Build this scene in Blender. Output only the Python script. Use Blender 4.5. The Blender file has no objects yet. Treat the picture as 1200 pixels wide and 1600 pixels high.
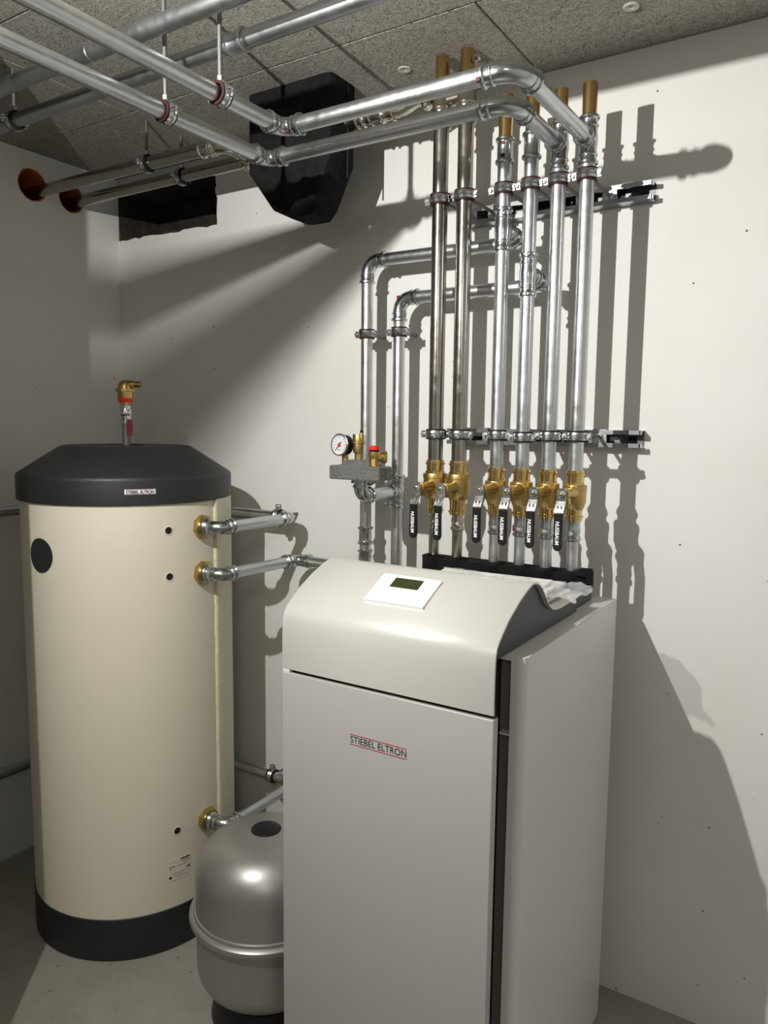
import bpy, bmesh, math, random
from mathutils import Vector, Matrix
random.seed(7)
S = bpy.context.scene
COL = S.collection
PI = math.pi

# ------------------------------------------------------------------ camera, world, lights, exposure
def make_camera():
    f = 1183.08
    y, p, r = math.radians(32.434), math.radians(-6.409), math.radians(0.6314)
    fw = Vector((-math.sin(y)*math.cos(p), math.cos(y)*math.cos(p), math.sin(p)))
    rt = Vector((math.cos(y), math.sin(y), 0)); up = rt.cross(fw)
    rt2 = rt*math.cos(r) + up*math.sin(r); up2 = up*math.cos(r) - rt*math.sin(r)
    cd = bpy.data.cameras.new('camera'); cd.sensor_fit = 'VERTICAL'; cd.sensor_height = 32.0
    cd.lens = 32.0*f/1600.0; cd.clip_start = 0.05
    co = bpy.data.objects.new('camera', cd); COL.objects.link(co)
    m = Matrix((rt2, up2, -fw)).transposed().to_4x4(); m.translation = Vector((0, 0, 1.6))
    co.matrix_world = m
    S.camera = co
make_camera()

w = bpy.data.worlds.new('world'); S.world = w; w.use_nodes = True
w.node_tree.nodes['Background'].inputs[0].default_value = (0.5, 0.5, 0.5, 1)
w.node_tree.nodes['Background'].inputs[1].default_value = 0.02

def area_light(name, loc, target, sx, sy, power, col):
    ld = bpy.data.lights.new(name, 'AREA'); ld.shape = 'RECTANGLE'; ld.size = sx; ld.size_y = sy
    ld.energy = power; ld.color = col
    lo = bpy.data.objects.new(name, ld); COL.objects.link(lo)
    lo.location = loc
    lo.rotation_euler = (Vector(target)-Vector(loc)).to_track_quat('-Z', 'Y').to_euler()
    return lo
# the bright work light of the cellar, hanging left of the photographer, and a weak fill light added unseen behind the camera
area_light('work_light', (-1.110, 0.20, 2.308), (-0.45, 2.0, 1.85), 0.010, 0.026, 40, (1.0, 0.99, 0.95))
area_light('fill_light', (0.55, -0.9, 2.50), (0.35, -0.2, 0.0), 0.25, 1.2, 17, (1.0, 0.95, 0.925))

S.view_settings.view_transform = 'Standard'; S.view_settings.look = 'None'
S.view_settings.exposure = 0.0; S.view_settings.gamma = 1.0
S.view_settings.use_curve_mapping = False

# ------------------------------------------------------------------ materials
def mat(name, col, rough=0.5, metal=0.0, noise=None, bump=None, var=None, rvar=0.0, coat=0.0, alpha=None, spec=0.5):
    """var=(scale, amount) colour variation; bump=(scale, strength, distance)"""
    m = bpy.data.materials.new(name); m.use_nodes = True
    nt = m.node_tree; N = nt.nodes; L = nt.links; b = N['Principled BSDF']
    b.inputs['Base Color'].default_value = (*col, 1); b.inputs['Roughness'].default_value = rough
    b.inputs['Metallic'].default_value = metal; b.inputs['Coat Weight'].default_value = coat
    b.inputs['Specular IOR Level'].default_value = spec
    tc = N.new('ShaderNodeTexCoord')
    if var:
        n = N.new('ShaderNodeTexNoise'); n.inputs['Scale'].default_value = var[0]; n.inputs['Detail'].default_value = 5
        L.new(tc.outputs['Object'], n.inputs['Vector'])
        r = N.new('ShaderNodeMapRange'); r.inputs['From Min'].default_value = 0.3; r.inputs['From Max'].default_value = 0.7
        r.inputs['To Min'].default_value = 1-var[1]; r.inputs['To Max'].default_value = 1+var[1]
        L.new(n.outputs['Fac'], r.inputs['Value'])
        mx = N.new('ShaderNodeVectorMath'); mx.operation = 'SCALE'; mx.inputs[0].default_value = col
        L.new(r.outputs['Result'], mx.inputs['Scale']); L.new(mx.outputs['Vector'], b.inputs['Base Color'])
        if rvar:
            r2 = N.new('ShaderNodeMapRange'); r2.inputs['From Min'].default_value = 0.3; r2.inputs['From Max'].default_value = 0.7
            r2.inputs['To Min'].default_value = max(rough-rvar, .02); r2.inputs['To Max'].default_value = rough+rvar
            L.new(n.outputs['Fac'], r2.inputs['Value']); L.new(r2.outputs['Result'], b.inputs['Roughness'])
    if bump:
        n2 = N.new('ShaderNodeTexNoise'); n2.inputs['Scale'].default_value = bump[0]; n2.inputs['Detail'].default_value = 6
        L.new(tc.outputs['Object'], n2.inputs['Vector'])
        bp = N.new('ShaderNodeBump'); bp.inputs['Strength'].default_value = bump[1]; bp.inputs['Distance'].default_value = bump[2]
        L.new(n2.outputs['Fac'], bp.inputs['Height']); L.new(bp.outputs['Normal'], b.inputs['Normal'])
    if alpha is not None: b.inputs['Alpha'].default_value = alpha
    return m

def galvanised(name, col, rough, streak):
    """zinc coated steel: mottled spangle plus drawing streaks along the pipe"""
    m = mat(name, col, rough, 1.0); nt = m.node_tree; N = nt.nodes; L = nt.links; b = N['Principled BSDF']
    tc = N.new('ShaderNodeTexCoord')
    n = N.new('ShaderNodeTexNoise'); n.inputs['Scale'].default_value = 45; n.inputs['Detail'].default_value = 3
    L.new(tc.outputs['Object'], n.inputs['Vector'])
    n2 = N.new('ShaderNodeTexNoise'); n2.inputs['Scale'].default_value = 9; n2.inputs['Detail'].default_value = 3
    L.new(tc.outputs['Object'], n2.inputs['Vector'])
    a = N.new('ShaderNodeMath'); a.operation = 'ADD'; L.new(n.outputs['Fac'], a.inputs[0]); L.new(n2.outputs['Fac'], a.inputs[1])
    r = N.new('ShaderNodeMapRange'); r.inputs['From Min'].default_value = .7; r.inputs['From Max'].default_value = 1.3
    r.inputs['To Min'].default_value = rough-streak; r.inputs['To Max'].default_value = rough+streak
    L.new(a.outputs[0], r.inputs['Value']); L.new(r.outputs['Result'], b.inputs['Roughness'])
    r2 = N.new('ShaderNodeMapRange'); r2.inputs['From Min'].default_value = .7; r2.inputs['From Max'].default_value = 1.3
    r2.inputs['To Min'].default_value = .93; r2.inputs['To Max'].default_value = 1.05
    L.new(a.outputs[0], r2.inputs['Value'])
    sc = N.new('ShaderNodeVectorMath'); sc.operation = 'SCALE'; sc.inputs[0].default_value = col
    L.new(r2.outputs['Result'], sc.inputs['Scale']); L.new(sc.outputs['Vector'], b.inputs['Base Color'])
    bp = N.new('ShaderNodeBump'); bp.inputs['Strength'].default_value = .05; bp.inputs['Distance'].default_value = .0003
    L.new(n.outputs['Fac'], bp.inputs['Height']); L.new(bp.outputs['Normal'], b.inputs['Normal'])
    return m

def wall_paint():
    m = mat('wall_paint', (.74, .725, .69), .85); nt = m.node_tree; N = nt.nodes; L = nt.links; b = N['Principled BSDF']
    g = N.new('ShaderNodeNewGeometry')
    n = N.new('ShaderNodeTexNoise'); n.inputs['Scale'].default_value = 1.6; n.inputs['Detail'].default_value = 5
    L.new(g.outputs['Position'], n.inputs['Vector'])
    cr = N.new('ShaderNodeValToRGB'); cr.color_ramp.elements[0].color = (.67, .66, .625, 1); cr.color_ramp.elements[1].color = (.75, .74, .72, 1)
    cr.color_ramp.elements[0].position = .3; cr.color_ramp.elements[1].position = .7
    L.new(n.outputs['Fac'], cr.inputs['Fac'])
    # small air-bubble pits in the concrete, dark dots
    v = N.new('ShaderNodeTexVoronoi'); v.inputs['Scale'].default_value = 9; v.inputs['Randomness'].default_value = 1; v.voronoi_dimensions = '2D'
    sx_ = N.new('ShaderNodeSeparateXYZ'); L.new(g.outputs['Position'], sx_.inputs[0])
    xy = N.new('ShaderNodeMath'); xy.operation = 'ADD'; L.new(sx_.outputs['X'], xy.inputs[0]); L.new(sx_.outputs['Y'], xy.inputs[1])
    cx_ = N.new('ShaderNodeCombineXYZ'); L.new(xy.outputs[0], cx_.inputs['X']); L.new(sx_.outputs['Z'], cx_.inputs['Y'])
    L.new(cx_.outputs[0], v.inputs['Vector'])
    sep = N.new('ShaderNodeSeparateColor'); L.new(v.outputs['Color'], sep.inputs['Color'])
    th = N.new('ShaderNodeMapRange'); th.inputs['From Min'].default_value = .72; th.inputs['From Max'].default_value = 1.0
    th.inputs['To Min'].default_value = 0; th.inputs['To Max'].default_value = .026
    L.new(sep.outputs['Red'], th.inputs['Value'])
    lt = N.new('ShaderNodeMath'); lt.operation = 'LESS_THAN'; L.new(v.outputs['Distance'], lt.inputs[0]); L.new(th.outputs['Result'], lt.inputs[1])
    mx = N.new('ShaderNodeMixRGB'); mx.inputs['Color2'].default_value = (.07, .06, .05, 1)
    L.new(lt.outputs[0], mx.inputs['Fac']); L.new(cr.outputs['Color'], mx.inputs['Color1']); L.new(mx.outputs['Color'], b.inputs['Base Color'])
    n3 = N.new('ShaderNodeTexNoise'); n3.inputs['Scale'].default_value = 60; n3.inputs['Detail'].default_value = 4
    L.new(g.outputs['Position'], n3.inputs['Vector'])
    ad = N.new('ShaderNodeMath'); ad.operation = 'SUBTRACT'; L.new(n3.outputs['Fac'], ad.inputs[0]); L.new(lt.outputs[0], ad.inputs[1])
    bp = N.new('ShaderNodeBump'); bp.inputs['Strength'].default_value = .25; bp.inputs['Distance'].default_value = .0012
    L.new(ad.outputs[0], bp.inputs['Height']); L.new(bp.outputs['Normal'], b.inputs['Normal'])
    return m

def wood_wool():
    m = mat('wood_wool', (.42, .4, .35), .95); nt = m.node_tree; N = nt.nodes; L = nt.links; b = N['Principled BSDF']
    g = N.new('ShaderNodeNewGeometry')
    outs = []
    for k, (sc, dist) in enumerate(((95, 1.6), (78, 2.4))):
        mp = N.new('ShaderNodeMapping'); mp.inputs['Rotation'].default_value = (0, 0, .7+k*1.3); mp.inputs['Scale'].default_value = (1, 2.2, 1)
        mp.inputs['Location'].default_value = (k*3.1, 0, k*2)
        L.new(g.outputs['Position'], mp.inputs['Vector'])
        n = N.new('ShaderNodeTexNoise'); n.inputs['Scale'].default_value = sc; n.inputs['Detail'].default_value = 2.5
        n.inputs['Distortion'].default_value = dist
        L.new(mp.outputs['Vector'], n.inputs['Vector'])
        s = N.new('ShaderNodeMath'); s.operation = 'SUBTRACT'; s.inputs[1].default_value = .5; L.new(n.outputs['Fac'], s.inputs[0])
        a = N.new('ShaderNodeMath'); a.operation = 'ABSOLUTE'; L.new(s.outputs[0], a.inputs[0])
        outs.append(a)
    mn = N.new('ShaderNodeMath'); mn.operation = 'MINIMUM'; L.new(outs[0].outputs[0], mn.inputs[0]); L.new(outs[1].outputs[0], mn.inputs[1])
    cr = N.new('ShaderNodeValToRGB'); e = cr.color_ramp.elements
    e[0].position = 0.0; e[0].color = (.60, .57, .50, 1); e[1].position = .105; e[1].color = (.05, .045, .036, 1)
    x = cr.color_ramp.elements.new(.045); x.color = (.36, .34, .295, 1)
    L.new(mn.outputs[0], cr.inputs['Fac']); L.new(cr.outputs['Color'], b.inputs['Base Color'])
    inv = N.new('ShaderNodeMath'); inv.operation = 'MULTIPLY'; inv.inputs[1].default_value = -6; L.new(mn.outputs[0], inv.inputs[0])
    bp = N.new('ShaderNodeBump'); bp.inputs['Strength'].default_value = .8; bp.inputs['Distance'].default_value = .004
    L.new(inv.outputs[0], bp.inputs['Height']); L.new(bp.outputs['Normal'], b.inputs['Normal'])
    return m

def concrete():
    m = mat('floor_concrete', (.3, .285, .25), .8); nt = m.node_tree; N = nt.nodes; L = nt.links; b = N['Principled BSDF']
    g = N.new('ShaderNodeNewGeometry')
    n = N.new('ShaderNodeTexNoise'); n.inputs['Scale'].default_value = 3; n.inputs['Detail'].default_value = 8; n.inputs['Roughness'].default_value = .65
    L.new(g.outputs['Position'], n.inputs['Vector'])
    cr = N.new('ShaderNodeValToRGB'); e = cr.color_ramp.elements
    e[0].position = .3; e[0].color = (.25, .235, .20, 1); e[1].position = .72; e[1].color = (.37, .355, .315, 1)
    L.new(n.outputs['Fac'], cr.inputs['Fac'])
    n2 = N.new('ShaderNodeTexNoise'); n2.inputs['Scale'].default_value = 55; n2.inputs['Detail'].default_value = 3
    L.new(g.outputs['Position'], n2.inputs['Vector'])
    r = N.new('ShaderNodeMapRange'); r.inputs['From Min'].default_value = .68; r.inputs['From Max'].default_value = .74
    L.new(n2.outputs['Fac'], r.inputs['Value'])
    mx = N.new('ShaderNodeMixRGB'); mx.inputs['Color2'].default_value = (.08, .07, .055, 1)
    L.new(r.outputs['Result'], mx.inputs['Fac']); L.new(cr.outputs['Color'], mx.inputs['Color1']); L.new(mx.outputs['Color'], b.inputs['Base Color'])
    bp = N.new('ShaderNodeBump'); bp.inputs['Strength'].default_value = .3; bp.inputs['Distance'].default_value = .002
    L.new(n2.outputs['Fac'], bp.inputs['Height']); L.new(bp.outputs['Normal'], b.inputs['Normal'])
    return m

M = dict(
    wall=wall_paint(), ceil=wood_wool(), floor=concrete(),
    galv=galvanised('galvanised_steel', (.58, .60, .615), .33, .07),
    fit=galvanised('pressed_zinc_fitting', (.47, .50, .505), .21, .06),
    stain=galvanised('stainless_steel', (.40, .375, .34), .20, .06),
    nickel=galvanised('stainless_fitting', (.60, .56, .48), .17, .05),
    zinc=mat('zinc_plated', (.58, .59, .60), .25, 1.0, var=(60, .12), rvar=.08),
    rod=mat('threaded_rod_steel', (.17, .168, .165), .55, .6, bump=(900, .1, .0004)),
    rail=mat('rail_steel', (.38, .39, .40), .28, 1.0, var=(20, .12)),
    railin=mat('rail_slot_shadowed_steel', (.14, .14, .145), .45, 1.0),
    brass=mat('brass', (.50, .37, .14), .38, 1.0, var=(25, .10), rvar=.06, bump=(300, .08, .0005)),
    brassp=mat('polished_brass', (.70, .51, .22), .17, 1.0, var=(15, .08)),
    copper=mat('bronze_tube', (.62, .42, .18), .15, 1.0, var=(12, .12)),
    rubber=mat('rubber', (.012, .011, .011), .65, spec=.25), redrub=mat('red_brown_rubber', (.035, .008, .007), .6, spec=.25),
    redtag=mat('red_press_mark', (.10, .004, .008), .6),
    black=mat('black_vinyl', (.008, .008, .009), .42, spec=.3), white=mat('white_print', (.85, .85, .85), .6),
    red=mat('red_plastic', (.70, .02, .02), .35), darkred=mat('dark_red_plastic', (.16, .008, .02), .4),
    foam=mat('black_foam', (.007, .007, .007), .85, var=(40, .5), bump=(350, .5, .0015), spec=.18),
    anth=mat('anthracite_plastic', (.016, .017, .017), .5, bump=(500, .08, .0006)),
    cream=mat('cream_foil', (.70, .655, .53), .55, var=(3, .025), bump=(60, .05, .001)),
    foamedge=mat('yellow_foam_edge', (.66, .60, .38), .8, var=(60, .15)),
    silver=mat('silver_paint', (.36, .35, .335), .40, .7, var=(300, .05), bump=(700, .05, .0004)),
    hpcover=mat('metallic_light_paint', (.60, .585, .55), .34, .15, bump=(600, .04, .0003)),
    hpfront=mat('metallic_grey_paint', (.445, .43, .415), .42, .12, bump=(600, .05, .0003)),
    hpside=mat('light_grey_panel', (.66, .645, .62), .30, 0.0, bump=(500, .04, .0003)),
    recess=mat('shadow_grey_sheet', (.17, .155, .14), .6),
    galvd=galvanised('dark_galvanised_steel', (.38, .39, .40), .40, .06),  # darker tone of the galvanised steel, for the ceiling pipes
    chassis=mat('dark_grey_sheet', (.045, .045, .052), .45, .2),
    gap=mat('black_gap', (.005, .005, .005), .9),
    display=mat('white_gloss_plastic', (.86, .87, .88), .25), lcd=mat('lcd_glass', (.045, .05, .018), .15),
    greyprint=mat('pale_grey_print', (.72, .74, .75), .4), ink=mat('black_ink', (.01, .01, .01), .5), redink=mat('red_ink', (.40, .03, .05), .5),
    cast=mat('grey_insulation_shell', (.20, .20, .19), .45, .5, var=(220, .3), bump=(400, .35, .0012)),
    dial=mat('dial_face', (.62, .63, .64), .4), sleeve=mat('orange_sleeve', (.50, .14, .035), .5, var=(15, .2)),
    dark=mat('dark_lining_and_rubble', (.035, .028, .02), .95, var=(14, .6), bump=(30, .6, .02)),
    paper=mat('white_paper', (.78, .77, .74), .6), rust=mat('rough_plaster_edge', (.48, .455, .41), .95, bump=(80, .6, .004)),
    label=mat('foil_label', (.56, .54, .46), .45), cement=mat('washer_grey', (.50, .49, .45), .7),
    vent=mat('aged_brass', (.50, .36, .13), .34, 1.0, var=(30, .2)),
)
def bag_material():
    m = mat('clear_film', (.9, .9, .9), .12); nt = m.node_tree; N = nt.nodes; L = nt.links
    b = N['Principled BSDF']; b.inputs['Alpha'].default_value = .38
    tc = N.new('ShaderNodeTexCoord'); n = N.new('ShaderNodeTexNoise'); n.inputs['Scale'].default_value = 35; n.inputs['Detail'].default_value = 6; n.inputs['Distortion'].default_value = 1
    L.new(tc.outputs['Object'], n.inputs['Vector'])
    bp = N.new('ShaderNodeBump'); bp.inputs['Strength'].default_value = .7; bp.inputs['Distance'].default_value = .006
    L.new(n.outputs['Fac'], bp.inputs['Height']); L.new(bp.outputs['Normal'], b.inputs['Normal'])
    return m
M['film'] = bag_material()

# ------------------------------------------------------------------ object helpers
WL = {}
def wl(o): return WL[o.name] if o is not None else Vector((0, 0, 0))
def obj(name, bm, material, parent=None, smooth=True, mats=None, angle=35):
    """one mesh object from world-space geometry; its origin goes to the centre of its bounds"""
    bmesh.ops.recalc_face_normals(bm, faces=bm.faces)
    lo = Vector([min(v.co[i] for v in bm.verts) for i in range(3)]); hi = Vector([max(v.co[i] for v in bm.verts) for i in range(3)])
    c = (lo+hi)/2
    bmesh.ops.translate(bm, verts=bm.verts, vec=-c)
    if smooth:
        lim = math.radians(angle)
        for f in bm.faces: f.smooth = True
        for e in bm.edges:
            if len(e.link_faces) == 2 and e.calc_face_angle(0) > lim: e.smooth = False
    me = bpy.data.meshes.new(name); bm.to_mesh(me); bm.free()
    for x in (mats or [material]): me.materials.append(x)
    o = bpy.data.objects.new(name, me); COL.objects.link(o)
    WL[o.name] = c
    if parent is not None: o.parent = parent
    o.location = c - wl(parent)
    return o
def thing(name, label, cat, loc=(0, 0, 0), group=None):
    o = bpy.data.objects.new(name, None); COL.objects.link(o); o.empty_display_size = .05
    o.location = loc; WL[o.name] = Vector(loc)
    return tag(o, label, cat, group)
def tag(o, label, cat, group=None):
    o['label'] = label; o['category'] = cat
    if group: o['group'] = group
    return o
def struct(o): o['kind'] = 'structure'; return o
def dup(root, delta, label=None):
    r = root.copy(); COL.objects.link(r); r.location = root.location+Vector(delta); WL[r.name] = r.location.copy()
    if label: r['label'] = label
    for ch in list(root.children):
        c = ch.copy(); COL.objects.link(c); c.parent = r
        for g in list(ch.children):
            d = g.copy(); COL.objects.link(d); d.parent = c
    return r

def frame(d):
    d = Vector(d).normalized(); a = Vector((0, 0, 1)) if abs(d.z) < .9 else Vector((1, 0, 0))
    u = d.cross(a).normalized(); v = d.cross(u).normalized()
    return u, v, d
def ring(bm, c, u, v, r, n, ph=0):
    return [bm.verts.new(Vector(c)+u*(r*math.cos(2*PI*k/n+ph))+v*(r*math.sin(2*PI*k/n+ph))) for k in range(n)]
def bridge(bm, A, B):
    n = len(A)
    for k in range(n): bm.faces.new((A[k], A[(k+1) % n], B[(k+1) % n], B[k]))
def revolve(bm, origin, axis, prof, n=32, ph=0, closed=False):
    """prof: list of (distance along the axis, radius)"""
    u, v, d = frame(axis); o = Vector(origin); rings = []
    for (t, r) in prof: rings.append(ring(bm, o+d*t, u, v, max(r, .00005), n, ph))
    for A, B in zip(rings, rings[1:]): bridge(bm, A, B)
    if closed: bridge(bm, rings[-1], rings[0])
    else: bm.faces.new(rings[0]); bm.faces.new(rings[-1])
def tube(bm, a, b, r, n=28):
    a, b = Vector(a), Vector(b); L = (b-a).length; c = min(.0015, r*.2)
    revolve(bm, a, b-a, [(0, r-c), (c, r), (L-c, r), (L, r-c)], n)
def sweep(bm, pts, r, n=24):
    """sweep a circle along a polyline (parallel transport)"""
    pts = [Vector(p) for p in pts]; t0 = (pts[1]-pts[0]).normalized(); u, v, _ = frame(t0); prev = None
    for i, p in enumerate(pts):
        t = ((pts[min(i+1, len(pts)-1)]-pts[max(i-1, 0)])).normalized()
        q = t0.rotation_difference(t); u = q @ u; v = q @ v; t0 = t
        R = ring(bm, p, u, v, r[i] if isinstance(r, (list, tuple)) else r, n)
        if prev: bridge(bm, prev, R)
        else: bm.faces.new(R)
        prev = R
    bm.faces.new(prev)
def box(bm, lo, hi, bev=0, seg=2):
    lo, hi = Vector(lo), Vector(hi)
    r = bmesh.ops.create_cube(bm, size=1, matrix=Matrix.Translation((lo+hi)/2) @ Matrix.Diagonal((*(hi-lo), 1)))
    if bev:
        es = list({e for v in r['verts'] for e in v.link_edges})
        bmesh.ops.bevel(bm, geom=es, offset=bev, segments=seg, affect='EDGES', profile=.5)
def prism(bm, poly, o, u, v, d):
    """poly of (a,b) in the plane o+a*u+b*v, extruded along the vector d"""
    o, u, v, d = Vector(o), Vector(u), Vector(v), Vector(d)
    A = [bm.verts.new(o+u*a+v*b) for a, b in poly]; B = [bm.verts.new(x.co+d) for x in A]
    bridge(bm, A, B); bm.faces.new(A); bm.faces.new(B)
def BM(): return bmesh.new()
def text_bm(body, size, o, right, up, extrude=.0003, align='LEFT', sx=1.0, width=None, shear=0, offset=0):
    cu = bpy.data.curves.new('txt', 'FONT'); cu.body = body; cu.size = size; cu.extrude = extrude; cu.align_x = align
    cu.shear = shear; cu.offset = offset; cu.resolution_u = 3
    to = bpy.data.objects.new('txt', cu); COL.objects.link(to)
    bpy.context.view_layer.update(); dg = bpy.context.evaluated_depsgraph_get()
    me = bpy.data.meshes.new_from_object(to.evaluated_get(dg))
    bm = BM(); bm.from_mesh(me); bpy.data.objects.remove(to); bpy.data.meshes.remove(me); bpy.data.curves.remove(cu)
    xs = [v.co.x for v in bm.verts]; x0, x1 = min(xs), max(xs)
    k = (width/(x1-x0)) if width else sx
    right, up = Vector(right).normalized(), Vector(up).normalized(); nrm = right.cross(up); o = Vector(o)
    for v in bm.verts:
        x, y, z = v.co
        if width: x -= x0
        v.co = o+right*(x*k)+up*y+nrm*z
    return bm

# ------------------------------------------------------------------ pipe fittings
RG, RS = .0177, .0205      # galvanised and stainless risers, outer radius
def straight(parent, a, b, r=RG, m='galv', name='pipe'):
    bm = BM(); tube(bm, a, b, r); return obj(name, bm, M[m], parent)
def bead_profile(L, r, both=False):
    e = r*1.05+.0012
    p = [(0, r), (0, e+.002), (.002, e+.0042), (.007, e+.0042), (.0095, e+.0008), (.012, e)]
    if both: return p+[(L-.012, e), (L-.0095, e+.0008), (L-.007, e+.0042), (L-.002, e+.0042), (L, e+.002), (L, r)]
    return p+[(.019, e), (.021, e+.0022), (.024, e+.0022), (.026, e), (L, e)]
def coupling(parent, c, axis, L=.056, r=RG, m='fit', name='press_coupling', tagred=False):
    bm = BM(); ax = Vector(axis).normalized()
    revolve(bm, Vector(c)-ax*L/2, ax, bead_profile(L, r, True), 28)
    o = obj(name, bm, M[m], parent)
    if tagred:
        for s in (-1, 1):
            b2 = BM(); e = r*1.05+.0012
            box(b2, Vector(c)+Vector((-.004, -e-.0016, s*L*.24-.004)), Vector(c)+Vector((.008, -e+.004, s*L*.24+.004)), .0008)
            obj('press_mark', b2, M['redtag'], o)
    return o
def elbow(parent, corner, din, dout, R=.036, r=RG, m='fit', name='elbow', sleeve=.026):
    """press elbow: arc between the direction it comes from (din) and the one it leaves by (dout), a beaded socket at each end"""
    din, dout = Vector(din).normalized(), Vector(dout).normalized(); c = Vector(corner)
    ang = din.angle(dout); t = R*math.tan(ang/2)
    a = c-din*t; ctr = a+(dout-din*din.dot(dout)).normalized()*R
    ax = din.cross(dout).normalized(); bm = BM(); e = r*1.05+.0012
    pts = [a-din*.012]
    for k in range(0, 13):
        pts.append(ctr+Matrix.Rotation(ang*k/12, 3, ax) @ (a-ctr))
    b = pts[-1]; pts.append(b+dout*.012)
    sweep(bm, pts, e, 28)
    revolve(bm, a-din*sleeve, din, bead_profile(sleeve+.002, r), 28)
    revolve(bm, b+dout*sleeve, -dout, bead_profile(sleeve+.002, r), 28)
    o = obj(name, bm, M[m], parent)
    return o, a-din*(sleeve-.006), b+dout*(sleeve-.006)
def tee(parent, c, axis, branch, L=.10, B=.042, r=RG, m='fit', name='tee_fitting'):
    bm = BM(); ax = Vector(axis).normalized(); br = Vector(branch).normalized(); e = r*1.05+.0012; c = Vector(c)
    p = bead_profile(L*.4, r)
    full = p[:-1]+[(L*.34, e), (L*.42, e+.0015), (L*.58, e+.0015), (L*.66, e)]+[(L-t, q) for t, q in reversed(p[:-1])]
    revolve(bm, c-ax*L/2, ax, full, 28)
    q = bead_profile(B, r)
    revolve(bm, c+br*B, -br, q[:-1]+[(B, e)], 28)
    return obj(name, bm, M[m], parent)

CL = 'pipe clamps'
def clamp(label, c, axis, rod, r, rod_len, group, red=True, nut=True, earflip=1, plate=False):
    """two-part pipe clamp: rubber lining, zinc band with two screwed lugs, threaded rod to its fixing"""
    c = Vector(c); ax = Vector(axis).normalized(); rd = Vector(rod).normalized(); ear = ax.cross(rd).normalized()*earflip
    t = thing('pipe_clamp', label, 'pipe clamp', c, group)
    bm = BM(); ri = r+.0003; ro = r+.0055
    for s in (-1, 1):
        a0 = .0035 if s > 0 else -.0135
        revolve(bm, c+ax*a0, ax, [(0, ri), (0, ro), (.010, ro+.001 if s > 0 else ro), (.010, ri)], 32, closed=True)
    for s in (-1, 1):
        revolve(bm, c+ax*(s*.0120-.0018), ax, [(0, ri), (0, ro+.0006), (.0036, ro+.0006), (.0036, ri)], 32, closed=True)
    obj('rubber_lining', bm, M['redrub' if red else 'rubber'], t)
    bm = BM(); bi = r+.0042; bo = r+.0078
    revolve(bm, c-ax*.0095, ax, [(0, bi), (0, bo-.0008), (.0025, bo), (.006, bo+.0012), (.0095, bo-.0004), (.013, bo+.0012), (.0165, bo), (.019, bo-.0008), (.019, bi)], 36, closed=True)
    obj('band', bm, M['zinc'], t)
    for s, k in ((1, 1.0), (-1, .62)):
        bm = BM(); u = ear*s
        for w_ in (-1, 1):
            p0 = c+u*(bo-.001)+rd*(w_*.0032)
            q0, q1 = p0-ax*(.0095)-rd*.0013, p0+ax*.0095+rd*.0013+u*(.013*k+.003)
            box(bm, [min(a, b) for a, b in zip(q0, q1)], [max(a, b) for a, b in zip(q0, q1)], .0008, 1)
        lug = obj('lug', bm, M['zinc'], t)
        bm = BM(); pc = c+u*(bo+.0075*k+.001)
        revolve(bm, pc-rd*.011, rd, [(0, .0025), (0, .0048), (.0035, .0048), (.0045, .0028), (.018, .0028), (.018, .001)], 12)
        obj('screw', bm, M['zinc'], lug)
    bm = BM(); revolve(bm, c+rd*bo, rd, [(-.001, .0078), (.009, .0078), (.010, .0066)], 6); obj('boss_nut', bm, M['zinc'], t)
    bm = BM(); tube(bm, c+rd*(bo+.004), c+rd*rod_len, .0048, 12); obj('threaded_rod', bm, M['rod'], t)
    if nut:
        bm = BM(); revolve(bm, c+rd*(rod_len-.012), rd, [(0, .0085), (.007, .0085), (.007, .012), (.009, .012)], 6); obj('hex_nut', bm, M['zinc'], t)
    if plate:
        bm = BM(); pc = c+rd*(rod_len-.002)
        box(bm, pc-Vector((.019, .0025, .019)), pc+Vector((.019, .0015, .019)), .001, 1); obj('slot_plate', bm, M['zinc'], t)
    return t

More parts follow.
